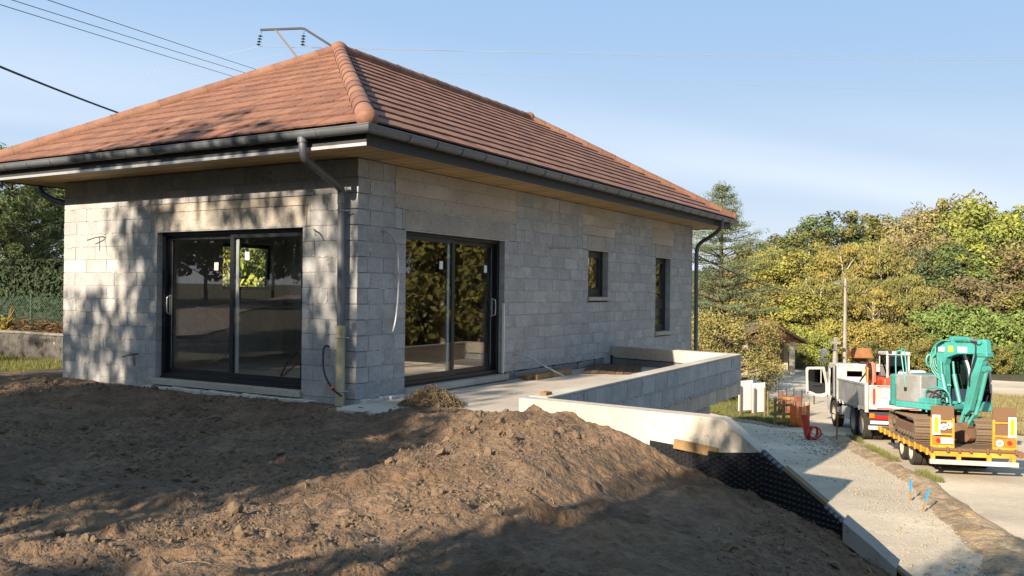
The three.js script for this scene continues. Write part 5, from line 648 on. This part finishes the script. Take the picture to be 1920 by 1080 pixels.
// the wood on the slope beyond the road: [photo column, distance, photo row of the top, kind, tone, width]
const wood = [
  [1425, 128, 452, 'broad', 'oliveDark', 1.2], [1462, 126, 440, 'broad', 'green', 1.2], [1500, 124, 424, 'broad', 'oliveDark', 1.2], [1540, 126, 408, 'broad', 'green', 1.25], [1580, 124, 400, 'broad', 'dark', 1.25], [1622, 122, 398, 'broad', 'olive', 1.2], [1660, 122, 408, 'broad', 'green', 1.25], [1700, 118, 400, 'broad', 'pale', 1.1], [1726, 120, 384, 'thin', 'brown', 1.1], [1762, 112, 384, 'broad', 'pale', 1.2], [1800, 110, 366, 'broad', 'olive', 1.15], [1842, 100, 372, 'broad', 'lime', 1.35], [1880, 104, 390, 'broad', 'lime', 1.2], [1925, 108, 392, 'broad', 'oliveDark', 1.2], [1965, 104, 400, 'broad', 'olive', 1.2],
  [1405, 96, 468, 'broad', 'gold', 1.1], [1440, 94, 466, 'birch', 'yellow', 1.2], [1478, 92, 470, 'broad', 'yellow', 1.0], [1512, 92, 466, 'birch', 'olive', 1.25], [1545, 94, 458, 'birch', 'olive', 1.2], [1580, 90, 462, 'birch', 'gold', 1.2], [1615, 96, 452, 'birch', 'olive', 1.2], [1652, 92, 456, 'birch', 'olive', 1.2], [1690, 98, 440, 'birch', 'pale', 1.1], [1738, 96, 424, 'thin', 'brown', 1.3], [1768, 92, 462, 'broad', 'dark', 1.0], [1806, 90, 452, 'broad', 'green', 1.0], [1846, 92, 424, 'broad', 'lime', 1.2], [1886, 88, 450, 'thin', 'rust', 1.2], [1922, 90, 456, 'broad', 'brown', 1.1], [1960, 90, 450, 'broad', 'olive', 1.1],
  [1300, 84, 540, 'broad', 'olive', 1.2], [1340, 82, 520, 'broad', 'brown', 1.1], [1385, 82, 525, 'broad', 'rust', 1.0], [1425, 80, 520, 'broad', 'gold', 1.1], [1462, 80, 530, 'broad', 'lime', 1.0], [1500, 78, 540, 'broad', 'yellow', 1.1], [1536, 78, 520, 'birch', 'olive', 1.2], [1572, 80, 530, 'birch', 'olive', 1.2], [1606, 80, 512, 'birch', 'olive', 1.25], [1640, 78, 540, 'birch', 'gold', 1.2], [1674, 80, 520, 'birch', 'oliveDark', 1.2], [1708, 80, 512, 'birch', 'olive', 1.2], [1742, 78, 536, 'birch', 'olive', 1.2], [1778, 80, 528, 'broad', 'oliveDark', 1.0], [1815, 78, 520, 'broad', 'brown', 1.1], [1852, 78, 548, 'broad', 'olive', 1.2], [1890, 78, 520, 'thin', 'brown', 1.3], [1925, 76, 540, 'broad', 'olive', 1.2], [1962, 76, 540, 'broad', 'lime', 1.2],
  [1760, 72, 570, 'bush', 'fresh', 1.0], [1800, 71, 580, 'bush', 'fresh', 1.0], [1840, 70, 576, 'bush', 'fresh', 1.0], [1880, 70, 600, 'bush', 'lime', 1.0], [1920, 70, 590, 'bush', 'fresh', 1.0], [1960, 70, 600, 'bush', 'lime', 1.0],
  [1330, 72, 600, 'bush', 'olive', 1.0], [1375, 72, 600, 'bush', 'oliveDark', 1.0], [1420, 71, 610, 'bush', 'olive', 1.0], [1500, 72, 612, 'bush', 'lime', 1.0], [1535, 70, 625, 'bush', 'lime', .9], [1560, 72, 600, 'bush', 'yellow', .9], [1600, 71, 606, 'bush', 'gold', 1.0], [1642, 70, 604, 'bush', 'gold', 1.0], [1682, 70, 612, 'bush', 'olive', 1.0], [1722, 69, 612, 'bush', 'olive', 1.0], [1480, 68, 640, 'bush', 'oliveDark', .9], [1640, 67, 640, 'bush', 'oliveDark', .9], [1690, 66, 645, 'bush', 'olive', .9], [1740, 66, 640, 'bush', 'olive', .9], [1790, 66, 640, 'bush', 'green', .9], [1835, 65, 640, 'bush', 'green', .9], [1875, 65, 650, 'bush', 'olive', .9], [1915, 65, 645, 'bush', 'green', .9],
];
for (const [px, d, py, kind, tone, wide] of wood) { const q = ground(px + (RF() - .5) * 10, d), top = at(px, py, d).y, h = Math.max(1.2, top - q[1]); tree(kind, tone, forms[kind][0], `${words[tone]} ${forms[kind][1]} ${d > 99 ? 'on the crest' : d > 85 ? 'halfway up the wood' : d > 73 ? 'at the wood edge' : d > 68.5 ? 'in the thicket' : 'at the roadside'} ${landmark(px)}`, q, h, wide * (kind === 'bush' ? 1 : clamp(11 / h, .75, 1.25)), 'wood on the slope beyond the road'); }
// more of the same wood to the south of the drive, where the terrace door mirrors it
for (let i = 0; i < 22; i++) { const a = .42 + .44 * (i / 21), d = 44 + (i % 3) * 11, x = -8.5 + Math.cos(a) * (d + 10), z = -7.5 + Math.sin(a) * (d + 10), k = ['broad', 'birch', 'broad', 'bush'][i % 4], tn = ['olive', 'gold', 'green', 'yellow', 'brown', 'lime'][i % 6]; if (z < 12) continue; tree(k, tn, forms[k][0], `${words[tn]} ${forms[k][1]} on the far side of the drive`, [x, terrainH(x, z), z], (k === 'bush' ? 4.5 : 11 + 3 * RF()), k === 'bush' ? 1 : 1.05, 'wood on the far side of the drive'); }
// dark row beyond the farm track (mirrored in the end door)
for (let i = 0; i < 15; i++) { const a = 2.05 + i * .125, d = 100 + (i % 3) * 10, x = 8.8 - Math.cos(a - 1.57 + .1) * 0 + Math.cos(Math.PI + (.62 + i * .035)) * d, z = 7.2 - Math.sin(.62 + i * .035) * d; tree('distant', ['green', 'dark', 'oliveDark'][i % 3], 'broadleaf_tree', `${words[['green', 'dark', 'oliveDark'][i % 3]]} field tree in the row past the farm track`, [x, terrainH(x, z), z], 12 + 3 * RF(), 1.15, 'tree row past the farm track'); }

// tall boundary trees at the far side of the garden
for (let i = 0; i < 13; i++) { const x = -37 + (i % 3) * 3, z = -17 + i * 4.2, tn = ['green', 'oliveDark', 'dark'][i % 3]; tree('distant', tn, 'broadleaf_tree', `${words[tn]} boundary tree at the far side of the garden`, [x, terrainH(x, z), z], 11.5 + 2 * RF(), 1.1, 'boundary trees of the garden'); }
// ---------------------------------------------------------------- garden trees between the sun and the house: they throw the dappled shade
const gardenLeaf = leafMat('#5d6a28', .3);
function shadeTree(x, z, h, R, y0, clumps, per, seed, label, leaf = .10, lump = .26) { const r = rng(seed), o = thing('garden_tree', label, 'tree', [x, -.35, z], 0, 'garden trees that shade the mound'), cl = crownClumps(r, clumps, R, y0, h, lump); part(o, 'trunk', woody(r, h * .85, .17, cl, 18, .02), bark); part(o, 'crown', clumpLeaves(r, cl, per, leaf, { hang: true, w: .45 }), gardenLeaf); return o; }
shadeTree(-16.5, -3.7, 11.1, 3.0, 6.8, 60, 60, 511, 'airy tall garden tree whose top dapples the end wall', .12, .20);
shadeTree(-15.5, -3.4, 8.4, 3.0, 1.6, 150, 190, 501, 'tall leafy garden tree nearest the end wall of the house');
shadeTree(-17.5, -7.2, 9.6, 2.4, 2.6, 58, 70, 502, 'smaller leafy garden tree level with the back of the house');
shadeTree(-15.5, 7.2, 9.0, 3.4, 1.8, 150, 190, 503, 'broad leafy garden tree level with the retaining wall');
shadeTree(-21, -3.4, 10.6, 3.4, 2.5, 120, 170, 505, 'leafy garden tree standing behind the other garden trees');
shadeTree(-15, -14.0, 9.0, 2.6, 2.0, 70, 100, 504, 'round garden tree beside the farm track');
shadeTree(-12.6, -1.0, 6.0, 2.8, .2, 150, 230, 506, 'large garden shrub under the tallest garden tree', .09);
shadeTree(-13, -6.0, 4.6, 2.7, .2, 130, 220, 507, 'garden shrub level with the back of the house', .09);
shadeTree(-12.6, 5.75, 5.6, 2.6, .2, 150, 230, 508, 'garden shrub level with the retaining wall', .09);

// ---------------------------------------------------------------- conifers
function conifer(name, label, pos, h, R, seed, mat, opt = {}) { const r = rng(seed), o = thing(name, label, 'tree', pos), g = [rod(V(0, -.2, 0), V(0, h * .97, 0), .02 * h, .004 * h, 8)], tips = []; const rows = opt.rows ?? 20;
  for (let i = 0; i < rows; i++) { const t = i / (rows - 1), y = lerp(opt.y0 ?? .12, .97, t) * h, len = R * (opt.shape ?? ((q) => 1 - q * .88))(t); const n = opt.per ?? 6; for (let k = 0; k < n; k++) { const a = k / n * 6.283 + i * 1.1 + r() * .7, l = len * ((opt.min ?? .55) + r() * (1.1 - (opt.min ?? .55))), rise = (opt.rise ?? .15) * (1 - .0 * t) + (r() - .5) * .25; const s = V(0, y, 0), e = V(Math.cos(a) * l, y + l * rise, Math.sin(a) * l); g.push(rod(s, e, .006 * h * (1.1 - t), .0015 * h, 5)); const m = Math.max(3, Math.round(l / (opt.gap ?? .34))); for (let j = 1; j <= m; j++) { const p = s.clone().lerp(e, .25 + .78 * j / m); tips.push([p.x + (r() - .5) * .3, p.y + (r() - .2) * .15, p.z + (r() - .5) * .3, .75 + r() * .45]); } } }
  tips.push([0, h, 0, 1], [0, h * .98, 0, 1]); const per = opt.needles ?? 26, ts = opt.tuft ?? .30;
  part(o, 'trunk', g, bark); part(o, 'crown', leaves(r, tips.length * per, (q, i) => { const c = tips[(i / per) | 0], u = q() * 2 - 1, a = q() * 6.283, s = Math.sqrt(1 - u * u), k = ts * Math.cbrt(q()); return [c[0] + Math.cos(a) * s * k, c[1] + u * k * .55, c[2] + Math.sin(a) * s * k, Math.cos(a) * s, u + .4, Math.sin(a) * s, c[3]]; }, opt.size ?? .085, { w: opt.w ?? .22 }), mat); return o; }
const cedarMat = leafMat('#66744f', 0), pineMat = leafMat('#74834e', 0), pineMat2 = leafMat('#818a50', 0);
{ const q = ground(1352, 49); conifer('cedar_tree', 'tall blue-green cedar with spreading tiers behind the house gable', q, at(1345, 344, 49).y - q[1], 3.1, 601, cedarMat, { rows: 24, per: 8, y0: .16, rise: .18, min: .3, needles: 32, tuft: .38, size: .075, shape: (t) => table([[0, .9], [.45, 1], [.62, .95], [.72, .62], [.86, .52], [.95, .3], [1, .12]], t) }); }
{ const q = ground(1315, 52); conifer('cedar_tree', 'dense dark cedar low behind the downspout at the gable', q, 5.2, 2.0, 602, cedarMat, { rows: 14, per: 7, y0: .06, rise: .1, shape: (t) => 1 - .6 * t * t }); }
for (const [px, d, py, R, s, m, l] of [[20, 31, 300, 2.6, 611, pineMat, 'dark bushy pine behind the hedge, half under the eave'], [78, 34, 342, 2.2, 612, pineMat2, 'lighter green pine behind the hedge beside the end wall'], [-55, 30, 310, 2.8, 613, pineMat, 'dark pine behind the hedge past the eave corner'], [128, 36, 360, 2.4, 614, pineMat, 'dark pine behind the hedge hidden by the house corner']]) { const q = ground(px, d); conifer('pine_tree', l, q, at(px, py, d).y - q[1], R, s, m, { rows: 13, per: 5, y0: .12, rise: .5, needles: 60, tuft: .27, size: .11, w: .10, gap: .46, shape: (t) => .35 + .75 * Math.sin(Math.PI * clamp(.18 + t * .78)) }); }
// old fruit tree in front of the wash-house
{ const q = ground(1368, 45), r = rng(640), o = thing('apple_tree', 'spreading old fruit tree with dull brownish leaves in front of the shed', 'tree', q), cl = []; for (let i = 0; i < 110; i++) { const a = r() * 6.283, k = Math.sqrt(r()), y = lerp(.9, 4.6, r()); const R = 2.45 * Math.sqrt(clamp(1 - Math.pow((y - 2.3) / 2.6, 2))) * (.55 + .45 * k) + .3; cl.push([Math.cos(a) * R * .95, y, Math.sin(a) * R, .48 + r() * .3, .8 + r() * .4]); } part(o, 'trunk', woody(r, 3.2, .16, cl, 40, .06), bark); part(o, 'crown', clumpLeaves(r, cl, 110, .055, { w: .6 }), leafMat('#857c40', 0)); }
// ---------------------------------------------------------------- hedge, fence and rubble wall beside the house
{ const X = 3.25, z0 = -40, z1 = -8.2, r = rng(650), o = thing('hedge', 'tall clipped dark green hedge behind the wire fence', 'hedge'); for (let z = z1 - .3; z > -20; z -= .6) part(o, 'stem', [rod(V(X + .55, -.4, z), V(X + .5 + .1 * Math.sin(z * 7), 1.85, z + .05), .045, .012, 6)], bark); const n = 32000;
  part(o, 'foliage', leaves(r, n, (q) => { const f = q(), z = lerp(z1, z0, Math.pow(q(), 1.6)), w = .05 * n3(z * 2, 3, 0); if (f < .68) return [X + .75 * q() * q() + w + .10, lerp(-.2, 1.98, q()), z, -1, .2, 0, .7 + q() * .5]; if (f < .88) return [X + q() * 1.05, 1.95 + .08 * q() + w, z, 0, 1, 0, 1]; return [X + q() * 1.05, lerp(-.2, 1.98, q()), z1 - .05 * q(), 0, .2, 1, 1]; }, .075, { w: .35 }), leafMat('#2c3d1c', 0)); }
{ const o = thing('wire_fence', 'green chain-link fence on top of the rubble wall', 'fence'), X = 2.72, y0 = .42, y1 = 1.20, za = -24, zb = -8.4, g = []; for (let z = za; z < zb; z += .075) { const h = y1 - y0; g.push(rod(V(X, y0, z), V(X, y1, z + h), .0028, .0028, 3), rod(V(X, y0, z + h), V(X, y1, z), .0028, .0028, 3)); } part(o, 'netting', g, std('#3f5a46', { roughness: .5 })); for (let z = -9; z > -24; z -= 2.5) part(o, 'post', [rod(V(X + .02, .3, z), V(X + .02, 1.28, z), .022)], std('#3b5443')); }
{ const nz = 520, ny = 16, za = -26, zb = -7.9, X = 2.56, g = gridMesh(range(0, 1, 1 / ny), range(0, 1, 1 / nz), (t, s) => { const z = lerp(za, zb, s), y = lerp(-.4, .42, t); const d = .03 + .11 * Math.abs(n3(z * 3.2, y * 5, 1)) + .07 * n3(z * 8, y * 9, 4) + .04 * n3(z * 19, y * 21, 2); return [X - d * (t < 1 ? 1 : 0), y, z]; }); const o = thing('rubble_wall', 'low rough grey rubble wall under the wire fence', 'wall'); part(o, 'face', flatten(g), std('#5f5c56', { map: T.concrete, bumpMap: T.gravelB, bumpScale: .02 })); part(o, 'coping', [...range(za, zb - .6, .62).map((z) => cbox(X - .05, X + .30, .40, .455, z, z + .612, .012, .012, RF))], std('#8c887d', { map: T.concrete, bumpMap: T.concreteB, bumpScale: .01 })); part(o, 'core', [box(X + .01, X + .27, -.4, .41, za, zb)], M.mortar); }
tufts('lawn_grass', 'short sunlit grass at the foot of the rubble wall', 15000, (r) => { const x = lerp(-1.2, 2.5, r()), z = lerp(-8, -19, Math.pow(r(), 1.3)); return [x, terrainH(x, z) - .0, z]; }, 1.1, 660, [0, 1, 1]);
struct('lawn', gridMesh(range(-6, 2.9, .4), range(-26, -7.1, .4), (x, z) => [x, Math.max(terrainH(x, z) + .08, -.17) + .02 * fbm2(x, z, 2), z]), std('#7c7a38', { map: T.soil, bumpMap: T.soilB, bumpScale: .03 }));
tufts('lawn_blades', 'short grass of the lawn behind the house', 22000, (r) => { const x = lerp(-3.5, 2.45, r()), z = lerp(-7.4, -16, Math.pow(r(), 1.2)); return [x, Math.max(terrainH(x, z) + .08, -.17) + .02 * fbm2(x, z, 2), z]; }, .8, 661, [0, 1]);
{ const r = rng(670), o = thing('dry_weeds', 'tangle of dry brown weeds along the foot of the fence', 'weeds'); part(o, 'stems', leaves(r, 6000, (q) => { const z = lerp(-8.3, -20, q()); return [2.60 + q() * .45, .44 + .30 * Math.pow(q(), 2) * (1 + n3(z, 1, 1)), z, 0, 1, 0, 1]; }, .085, { w: .10 }), leafMat('#6f5230', 0)); }
{ const r = rng(671), b = at(62, 618, 20), o = thing('yellow_weed', 'straggly yellow dried plant standing in front of the hedge', 'plant', [2.62, .42, b.z]); const g = []; for (let i = 0; i < 9; i++) { const a = r() * 6.28, l = .25 + r() * .35; g.push(tube([V(0, 0, 0), V(Math.cos(a) * .06, l * .6, Math.sin(a) * .1), V(Math.cos(a) * .12 - .1 * r(), l, Math.sin(a) * .35)], .008, 8, 4)); } part(o, 'stalk', g, std('#a98c48')); part(o, 'leaf_cluster', leaves(r, 90, (q) => [(q() - .5) * .2, q() * .35, (q() - .5) * .25], .05, { w: .4 }), leafMat('#a59a35', 0)); }
for (const [x, z, h, t] of [[7.5, -10.6, 2.9, 'lime'], [5.9, -10.2, 2.6, 'yellow'], [9.5, -12.5, 3.6, 'lime'], [11.5, -14.5, 3.4, 'fresh'], [6.6, -9.4, 2.2, 'lime']]) tree('bush', t, 'garden_bush', `${words[t]} leafy bush growing behind the house`, [x, terrainH(x, z), z], h - terrainH(x, z), .62, 'bushes behind the house');
// ================================================================ STREET AND SITE FURNITURE
const facing = (name, label, category, px, depth, h = gy, group) => { const q = ground(px, depth, h); const o = thing(name, label, category, q, YAW, group); return o; };   // local x away, z to the right
{ // wash-house
  const o = facing('wash_house', 'small open shed with a brown gable roof and white plaster posts', 'shed', 1441, 62), e = 2.25, rg = 3.62, w = 2.5;
  for (const s of [-1, 1]) { part(o, 'roof_slope', [bar(V(1.4, rg, 0), V(1.4, e - .12, s * (w + .25)), 4.2, .08, V(0, 1, 0))], std('#8f7357', { map: T.wood })); part(o, 'post', [cbox(-.35, .0, 0, e, s * (w - .85) - .16, s * (w - .85) + .16, .02)], std('#cfc6b4', { map: T.smooth })); part(o, 'post', [cbox(2.6, 2.9, 0, e, s * (w - .4) - .15, s * (w - .4) + .15, .02)], std('#cfc6b4', { map: T.smooth })); part(o, 'verge_board', [bar(V(-.72, rg + .05, 0), V(-.72, e - .10, s * (w + .28)), .05, .16, V(0, 1, 0))], std('#a58867', { map: T.wood })); }
  for (let i = 0; i < 22; i++) { const z = -2.2 + i * .2, top = rg - Math.abs(z + .1) * (rg - e + .12) / (w + .25) - .12; if (top > e + .06) part(o, 'cladding_board', [box(-.2, -.17, e - .02, top, z, z + .19)], std(['#6d4630', '#77503a', '#633f2b'][i % 3], { map: T.wood })); }
  part(o, 'beam', [cbox(-.3, -.1, e - .05, e + .12, -w, w, .01)], std('#7a5a3e', { map: T.wood })); part(o, 'back_wall', [box(2.8, 2.9, 0, e, -w + .2, w - .4)], std('#a59a86', { map: T.smooth }));
}
{ const o = facing('stone_cross', 'old grey stone wayside cross on a tall tapered shaft', 'cross', 1567, 57), st = std('#aaa698', { map: T.concrete, bumpMap: T.concreteB, bumpScale: .01 }); const H = at(1567, 632, 57).y - o.position.y; part(o, 'base', [cbox(-.4, .4, 0, .35, -.4, .4, .03), cbox(-.28, .28, .35, .6, -.28, .28, .03)], st); part(o, 'shaft', [(() => { const g = new THREE.CylinderGeometry(.16, .25, H - 1.42, 4, 1); g.rotateY(Math.PI / 4); g.translate(0, .58 + (H - 1.42) / 2, 0); return triUV(flatten(g.toNonIndexed())); })(), cbox(-.2, .2, H - .86, H - .76, -.2, .2, .02)], st); part(o, 'cross_head', [cbox(-.09, .09, H - .77, H, -.10, .10, .02), cbox(-.085, .085, H - .47, H - .28, -.36, .36, .02)], st); }
{ const o = facing('street_lamp', 'tall concrete lamp pole with a small grey lantern beside the lorry', 'lamp post', 1585, 58), H = at(1585, 522, 58).y - o.position.y; part(o, 'pole', [(() => { const g = new THREE.CylinderGeometry(.10, .17, H, 4, 1); g.rotateY(Math.PI / 4); g.translate(0, H / 2, 0); return triUV(flatten(g.toNonIndexed())); })()], std('#b3ab9c', { map: T.concrete })); part(o, 'bracket', [rod(V(0, H - .35, 0), V(0, H - .12, -.45), .03)], M.zinc); part(o, 'lantern', [rbox(-.12, .12, H - .42, H - .28, -.72, -.38, .04)], M.zinc); part(o, 'crossbar', [rod(V(0, H - .05, -.3), V(0, H - .05, .12), .025)], M.zinc);
  const a = V(12.85, 2.42, .02), b = V(o.position.x, o.position.y + H - .5, o.position.z), pts = []; for (let i = 0; i <= 20; i++) { const t = i / 20; pts.push(a.clone().lerp(b, t).add(V(0, -3.0 * t * (1 - t), 0))); } solid('service_cable', 'dark cable sagging from the house gable to the lamp pole', 'cable', [tube(pts, .018, 60, 5)], M.black); }
{ const o = facing('information_kiosk', 'small wooden notice shelter with an orange-brown pitched roof', 'kiosk', 1613, 60), H = at(1612, 653, 60).y - o.position.y, wd = std('#9a6a3c', { map: T.wood }); for (const s of [-1, 1]) { part(o, 'post', [cbox(-.05, .05, 0, H - .55, s * .48 - .05, s * .48 + .05, .01)], wd); part(o, 'roof_slope', [bar(V(0, H, 0), V(s * .62, H - .62, 0), 1.45, .05, V(0, 1, 0))], std('#b07a48', { map: T.clay })); } part(o, 'panel', [box(.02, .06, 1.1, H - .6, -.43, .43)], std('#7a4c2e', { map: T.wood })); }
{ const o = facing('road_sign', 'back of a small grey road sign on a thin post', 'sign', 1545, 60), H = at(1545, 652, 60).y - o.position.y; part(o, 'post', [rod(V(0, 0, 0), V(0, H, 0), .035)], M.zinc); part(o, 'plate', [cyl(-.04, H - .3, 0, .28, .02, 'x', 24)], M.zinc); part(o, 'plate', [box(-.05, -.03, H - .95, H - .7, -.3, .3)], M.zinc); }
// white boards on posts
[[1406, 40.0, .64, 1.35, 'white site board, the one nearer the terrace corner'], [1430, 39.0, .56, 1.30, 'white site board, the one nearer the pallet']].forEach(([px, d, w, h, l]) => { const o = facing('site_board', l, 'board', px, d, gy, 'white site boards'); o.rotation.y += .55; part(o, 'board', [cbox(.0, .025, .32, .32 + h, -w, w * .4, .003)], M.paper); for (const z of [-w + .08, w * .4 - .05, w * .4 + .14]) part(o, 'post', [cbox(-.07, -.005, -.1, z > w * .4 ? h * .95 : h + .1, z - .04, z + .04, .004)], M.oldPlank); });
{ const o = facing('pallet', 'upright wooden pallet standing on the verge beside the orange netting', 'pallet', 1472, 36.2); o.rotation.y += .15; for (const z of [-.36, .02, .38]) part(o, 'stringer', [cbox(.0, .09, 0, 1.18, z - .045, z + .045, .004)], M.plank); for (let i = 0; i < 4; i++) part(o, 'deck_board', [cbox(-.024, -.001, .16 + i * .27 + (i > 1 ? .1 : 0), .27 + i * .27 + (i > 1 ? .1 : 0), -.42, .44, .003)], M.timber[2]); for (const z of [-.42]) part(o, 'post', [cbox(-.09, -.026, -.05, 1.22, z - .04, z + .04, .004)], M.oldPlank); }
const netMat = std('#f5843a', { roughness: .6 }), netOld = std('#8a4f3a', { roughness: .7 });
function netting(name, label, a, b, h, mat, n, rows, stakes) { const o = thing(name, label, 'netting', [0, 0, 0], 0, 'safety netting on the verge'), g = []; const P0 = V(...a), P1 = V(...b), pt = (t, y) => { const p = P0.clone().lerp(P1, t); p.y = lerp(a[1], b[1], t) + y * (1 - .12 * Math.sin(t * 3.14)) ; p.x += .05 * Math.sin(t * 17); return p; }; for (let i = 0; i <= n; i++) g.push(rod(pt(i / n, .03), pt(i / n, h), .011, .011, 4)); for (let k = 0; k <= rows; k++) for (let i = 0; i < n; i += 2) g.push(rod(pt(i / n, .03 + (h - .03) * k / rows), pt(Math.min(1, (i + 2) / n), .03 + (h - .03) * k / rows), .016, .016, 4)); part(o, 'net', g, mat); for (const t of stakes) { const p = pt(t, 0); part(o, 'stake', [rod(p.clone().add(V(0, -.1, 0)), p.clone().add(V(0, h * 1.25, 0)), .022)], mat === netMat ? M.plank : M.rubber); } }
netting('safety_netting', 'bright orange plastic safety netting strung beside the pallet', ground(1484, 36.0, gy), ground(1520, 35.6, gy), .92, netMat, 30, 11, [.3, .72, 1]); netting('safety_netting', 'dull reddish safety netting sagging behind the pallet', ground(1462, 41, gy), ground(1506, 39.5, gy), 1.05, netOld, 34, 14, [0, .35, .66, 1]);
{ const o = facing('duct_coil', 'red corrugated duct standing out of a coil on the ground', 'duct', 1524, 31.0), m = phy('#c23a22', { roughness: .45 }), rings = []; for (let i = 0; i < 22; i++) { const t = i / 21, g = new THREE.TorusGeometry(.095, .022, 6, 16); g.rotateX(Math.PI / 2); g.translate(0, .18 + t * .72, -.14 - t * .12); rings.push(triUV(flatten(g))); } part(o, 'upright_duct', [rod(V(0, .1, -.12), V(0, .92, -.27), .095, .095, 14), ...rings], m); [[.24, .2, 0, .3], [.20, .22, .1, -.4], [.26, .18, .05, .8], [.18, .2, -.15, 1.2]].forEach(([r, y, z, a]) => { const g = new THREE.TorusGeometry(r, .032, 8, 32); g.rotateY(a + Math.PI / 2); g.rotateX(.25); g.translate(0, y + .05, z + .02); part(o, 'loop', triUV(flatten(g)), m); }); }
{ const o = facing('survey_stake', 'tall wooden stake with a red and white banded top on the berm', 'stake', 1571, 30.6); part(o, 'shaft', [bar(V(0, -.1, 0), V(0, 1.05, .04), .045, .045, V(1, 0, 0))], std('#c98a4a', { map: T.wood })); part(o, 'white_band', [bar(V(0, 1.05, .04), V(0, 1.22, .046), .05, .05, V(1, 0, 0))], M.paper); part(o, 'red_band', [bar(V(0, 1.22, .046), V(0, 1.42, .053), .05, .05, V(1, 0, 0))], P.redPaint); }
for (const [px, d, lean, l] of [[1711, 19.5, .0, 'straight blue-topped peg standing at the drive edge'], [1734, 18.3, .12, 'leaning blue-topped peg standing at the drive edge']]) { const o = facing('blue_peg', l, 'peg', px, d, gy, 'blue-topped pegs'); part(o, 'shaft', [bar(V(0, -.05, -.0), V(0, .24, lean * .5), .032, .032, V(1, 0, 0))], M.plank); part(o, 'blue_top', [bar(V(0, .24, lean * .5), V(0, .50, lean), .035, .035, V(1, 0, 0))], phy('#2f8fc4', { roughness: .5 })); }
{ const o = facing('white_marker', 'small white marker post in the grass behind the trailer', 'post', 1905, 33); part(o, 'post', [rod(V(0, 0, 0), V(0, .55, 0), .03)], M.paper); }
{ const o = facing('pipe_barrier', 'thin pipe barrier rail with a dark end post along the road verge', 'barrier', 1437, 45); part(o, 'rail', [rod(V(0, .82, -5.5), V(0, .70, 2.6), .028)], M.zinc); for (const z of [-5, -2.5, .05, 2.5]) part(o, 'post', [rod(V(.02, 0, z), V(.02, z === .05 ? 1.0 : .75, z), z === .05 ? .07 : .035)], M.rubber); }
{ const o = facing('marker_pole', 'dark pole with short cross pegs behind the white boards', 'pole', 1431, 43); part(o, 'pole', [rod(V(0, 0, 0), V(0, 1.72, 0), .055)], M.black); for (const y of [.75, 1.38]) part(o, 'peg', [rod(V(0, y, -.22), V(0, y - .02, .24), .022)], M.black); }
// ---------------------------------------------------------------- overhead line
{ const D = 45, base = at(656, 540, D), o = thing('power_pylon', 'grey power line mast with a bent arm and brace showing above the roof ridge', 'pylon', [base.x, -3.5, base.z]), L = (px, py) => at(px, py, D).sub(o.position), gm = std('#77736c', { map: T.concrete });
  part(o, 'mast', [(() => { const t = L(656, 108); return rod(V(t.x, 0, t.z), t, .2, .12, 8); })()], gm); part(o, 'arm', [bar(L(488, 56), L(565, 53), .09, .10), bar(L(564, 53), L(572, 54), .09, .10), bar(L(571, 54), L(650, 104), .09, .11)], std('#3b3b42', { roughness: .8 })); part(o, 'brace', [bar(L(516, 55), L(652, 228), .09, .10)], std('#6d665e', { roughness: .8 }));
  for (const [px, lean] of [[490, -6], [570, -3]]) { const a = L(px, 58), b = L(px + lean, 86), g = [rod(a, b, .02)]; for (let i = 0; i < 4; i++) { const p = a.clone().lerp(b, .3 + i * .19), q = new THREE.ConeGeometry(.12, .075, 14); q.translate(p.x, p.y, p.z); g.push(triUV(flatten(q))); } part(o, 'insulator', g, phy('#2f3d4a', { roughness: .25 })); } }
const span = (label, a, b, sag, r, mat) => { const pts = []; for (let i = 0; i <= 24; i++) { const t = i / 24; pts.push(a.clone().lerp(b, t).add(V(0, -4 * sag * t * (1 - t), 0))); } solid('power_line', label, 'wire', [tube(pts, r, 48, 5)], mat, 'overhead wires'); };
const bright = std('#c9cdd2', { roughness: .35, metalness: .3 }), darkWire = std('#31343c', { roughness: .6 });
span('bright overhead wire leaving the first insulator over the roof', at(484, 87, 45), at(2050, 106, 70), .2, .011, bright); span('bright overhead wire leaving the second insulator over the roof', at(567, 86, 45), at(2050, 112, 70), .25, .011, bright); span('lowest bright overhead wire crossing behind the ridge', at(660, 128, 45), at(2050, 176, 70), .2, .009, bright); span('faint bright wire running off behind the first insulator', at(484, 87, 45), at(60, 185, 95), .1, .010, bright); span('faint lower wire running off behind the roof', at(530, 100, 60), at(140, 190, 95), .1, .008, bright);
span('uppermost dark wire over the end slope of the roof', at(40, -17, 20), at(560, 156, 44), .02, .010, darkWire); span('middle dark wire over the end slope of the roof', at(-40, -20, 20), at(540, 161, 44), .02, .010, darkWire); span('lowest dark wire over the end slope of the roof', at(-40, -4, 20), at(520, 168, 44), .02, .010, darkWire); span('thick dark cable dipping behind the end slope of the roof', at(-50, 104, 20), at(330, 248, 34), .08, .030, darkWire);
// ================================================================ draw
const renderer = new THREE.WebGLRenderer({ antialias: true });
renderer.shadowMap.enabled = true; renderer.toneMapping = THREE.LinearToneMapping; renderer.toneMappingExposure = EXPOSURE;
renderer.setSize(1024, 576);
renderer.render(scene, camera);
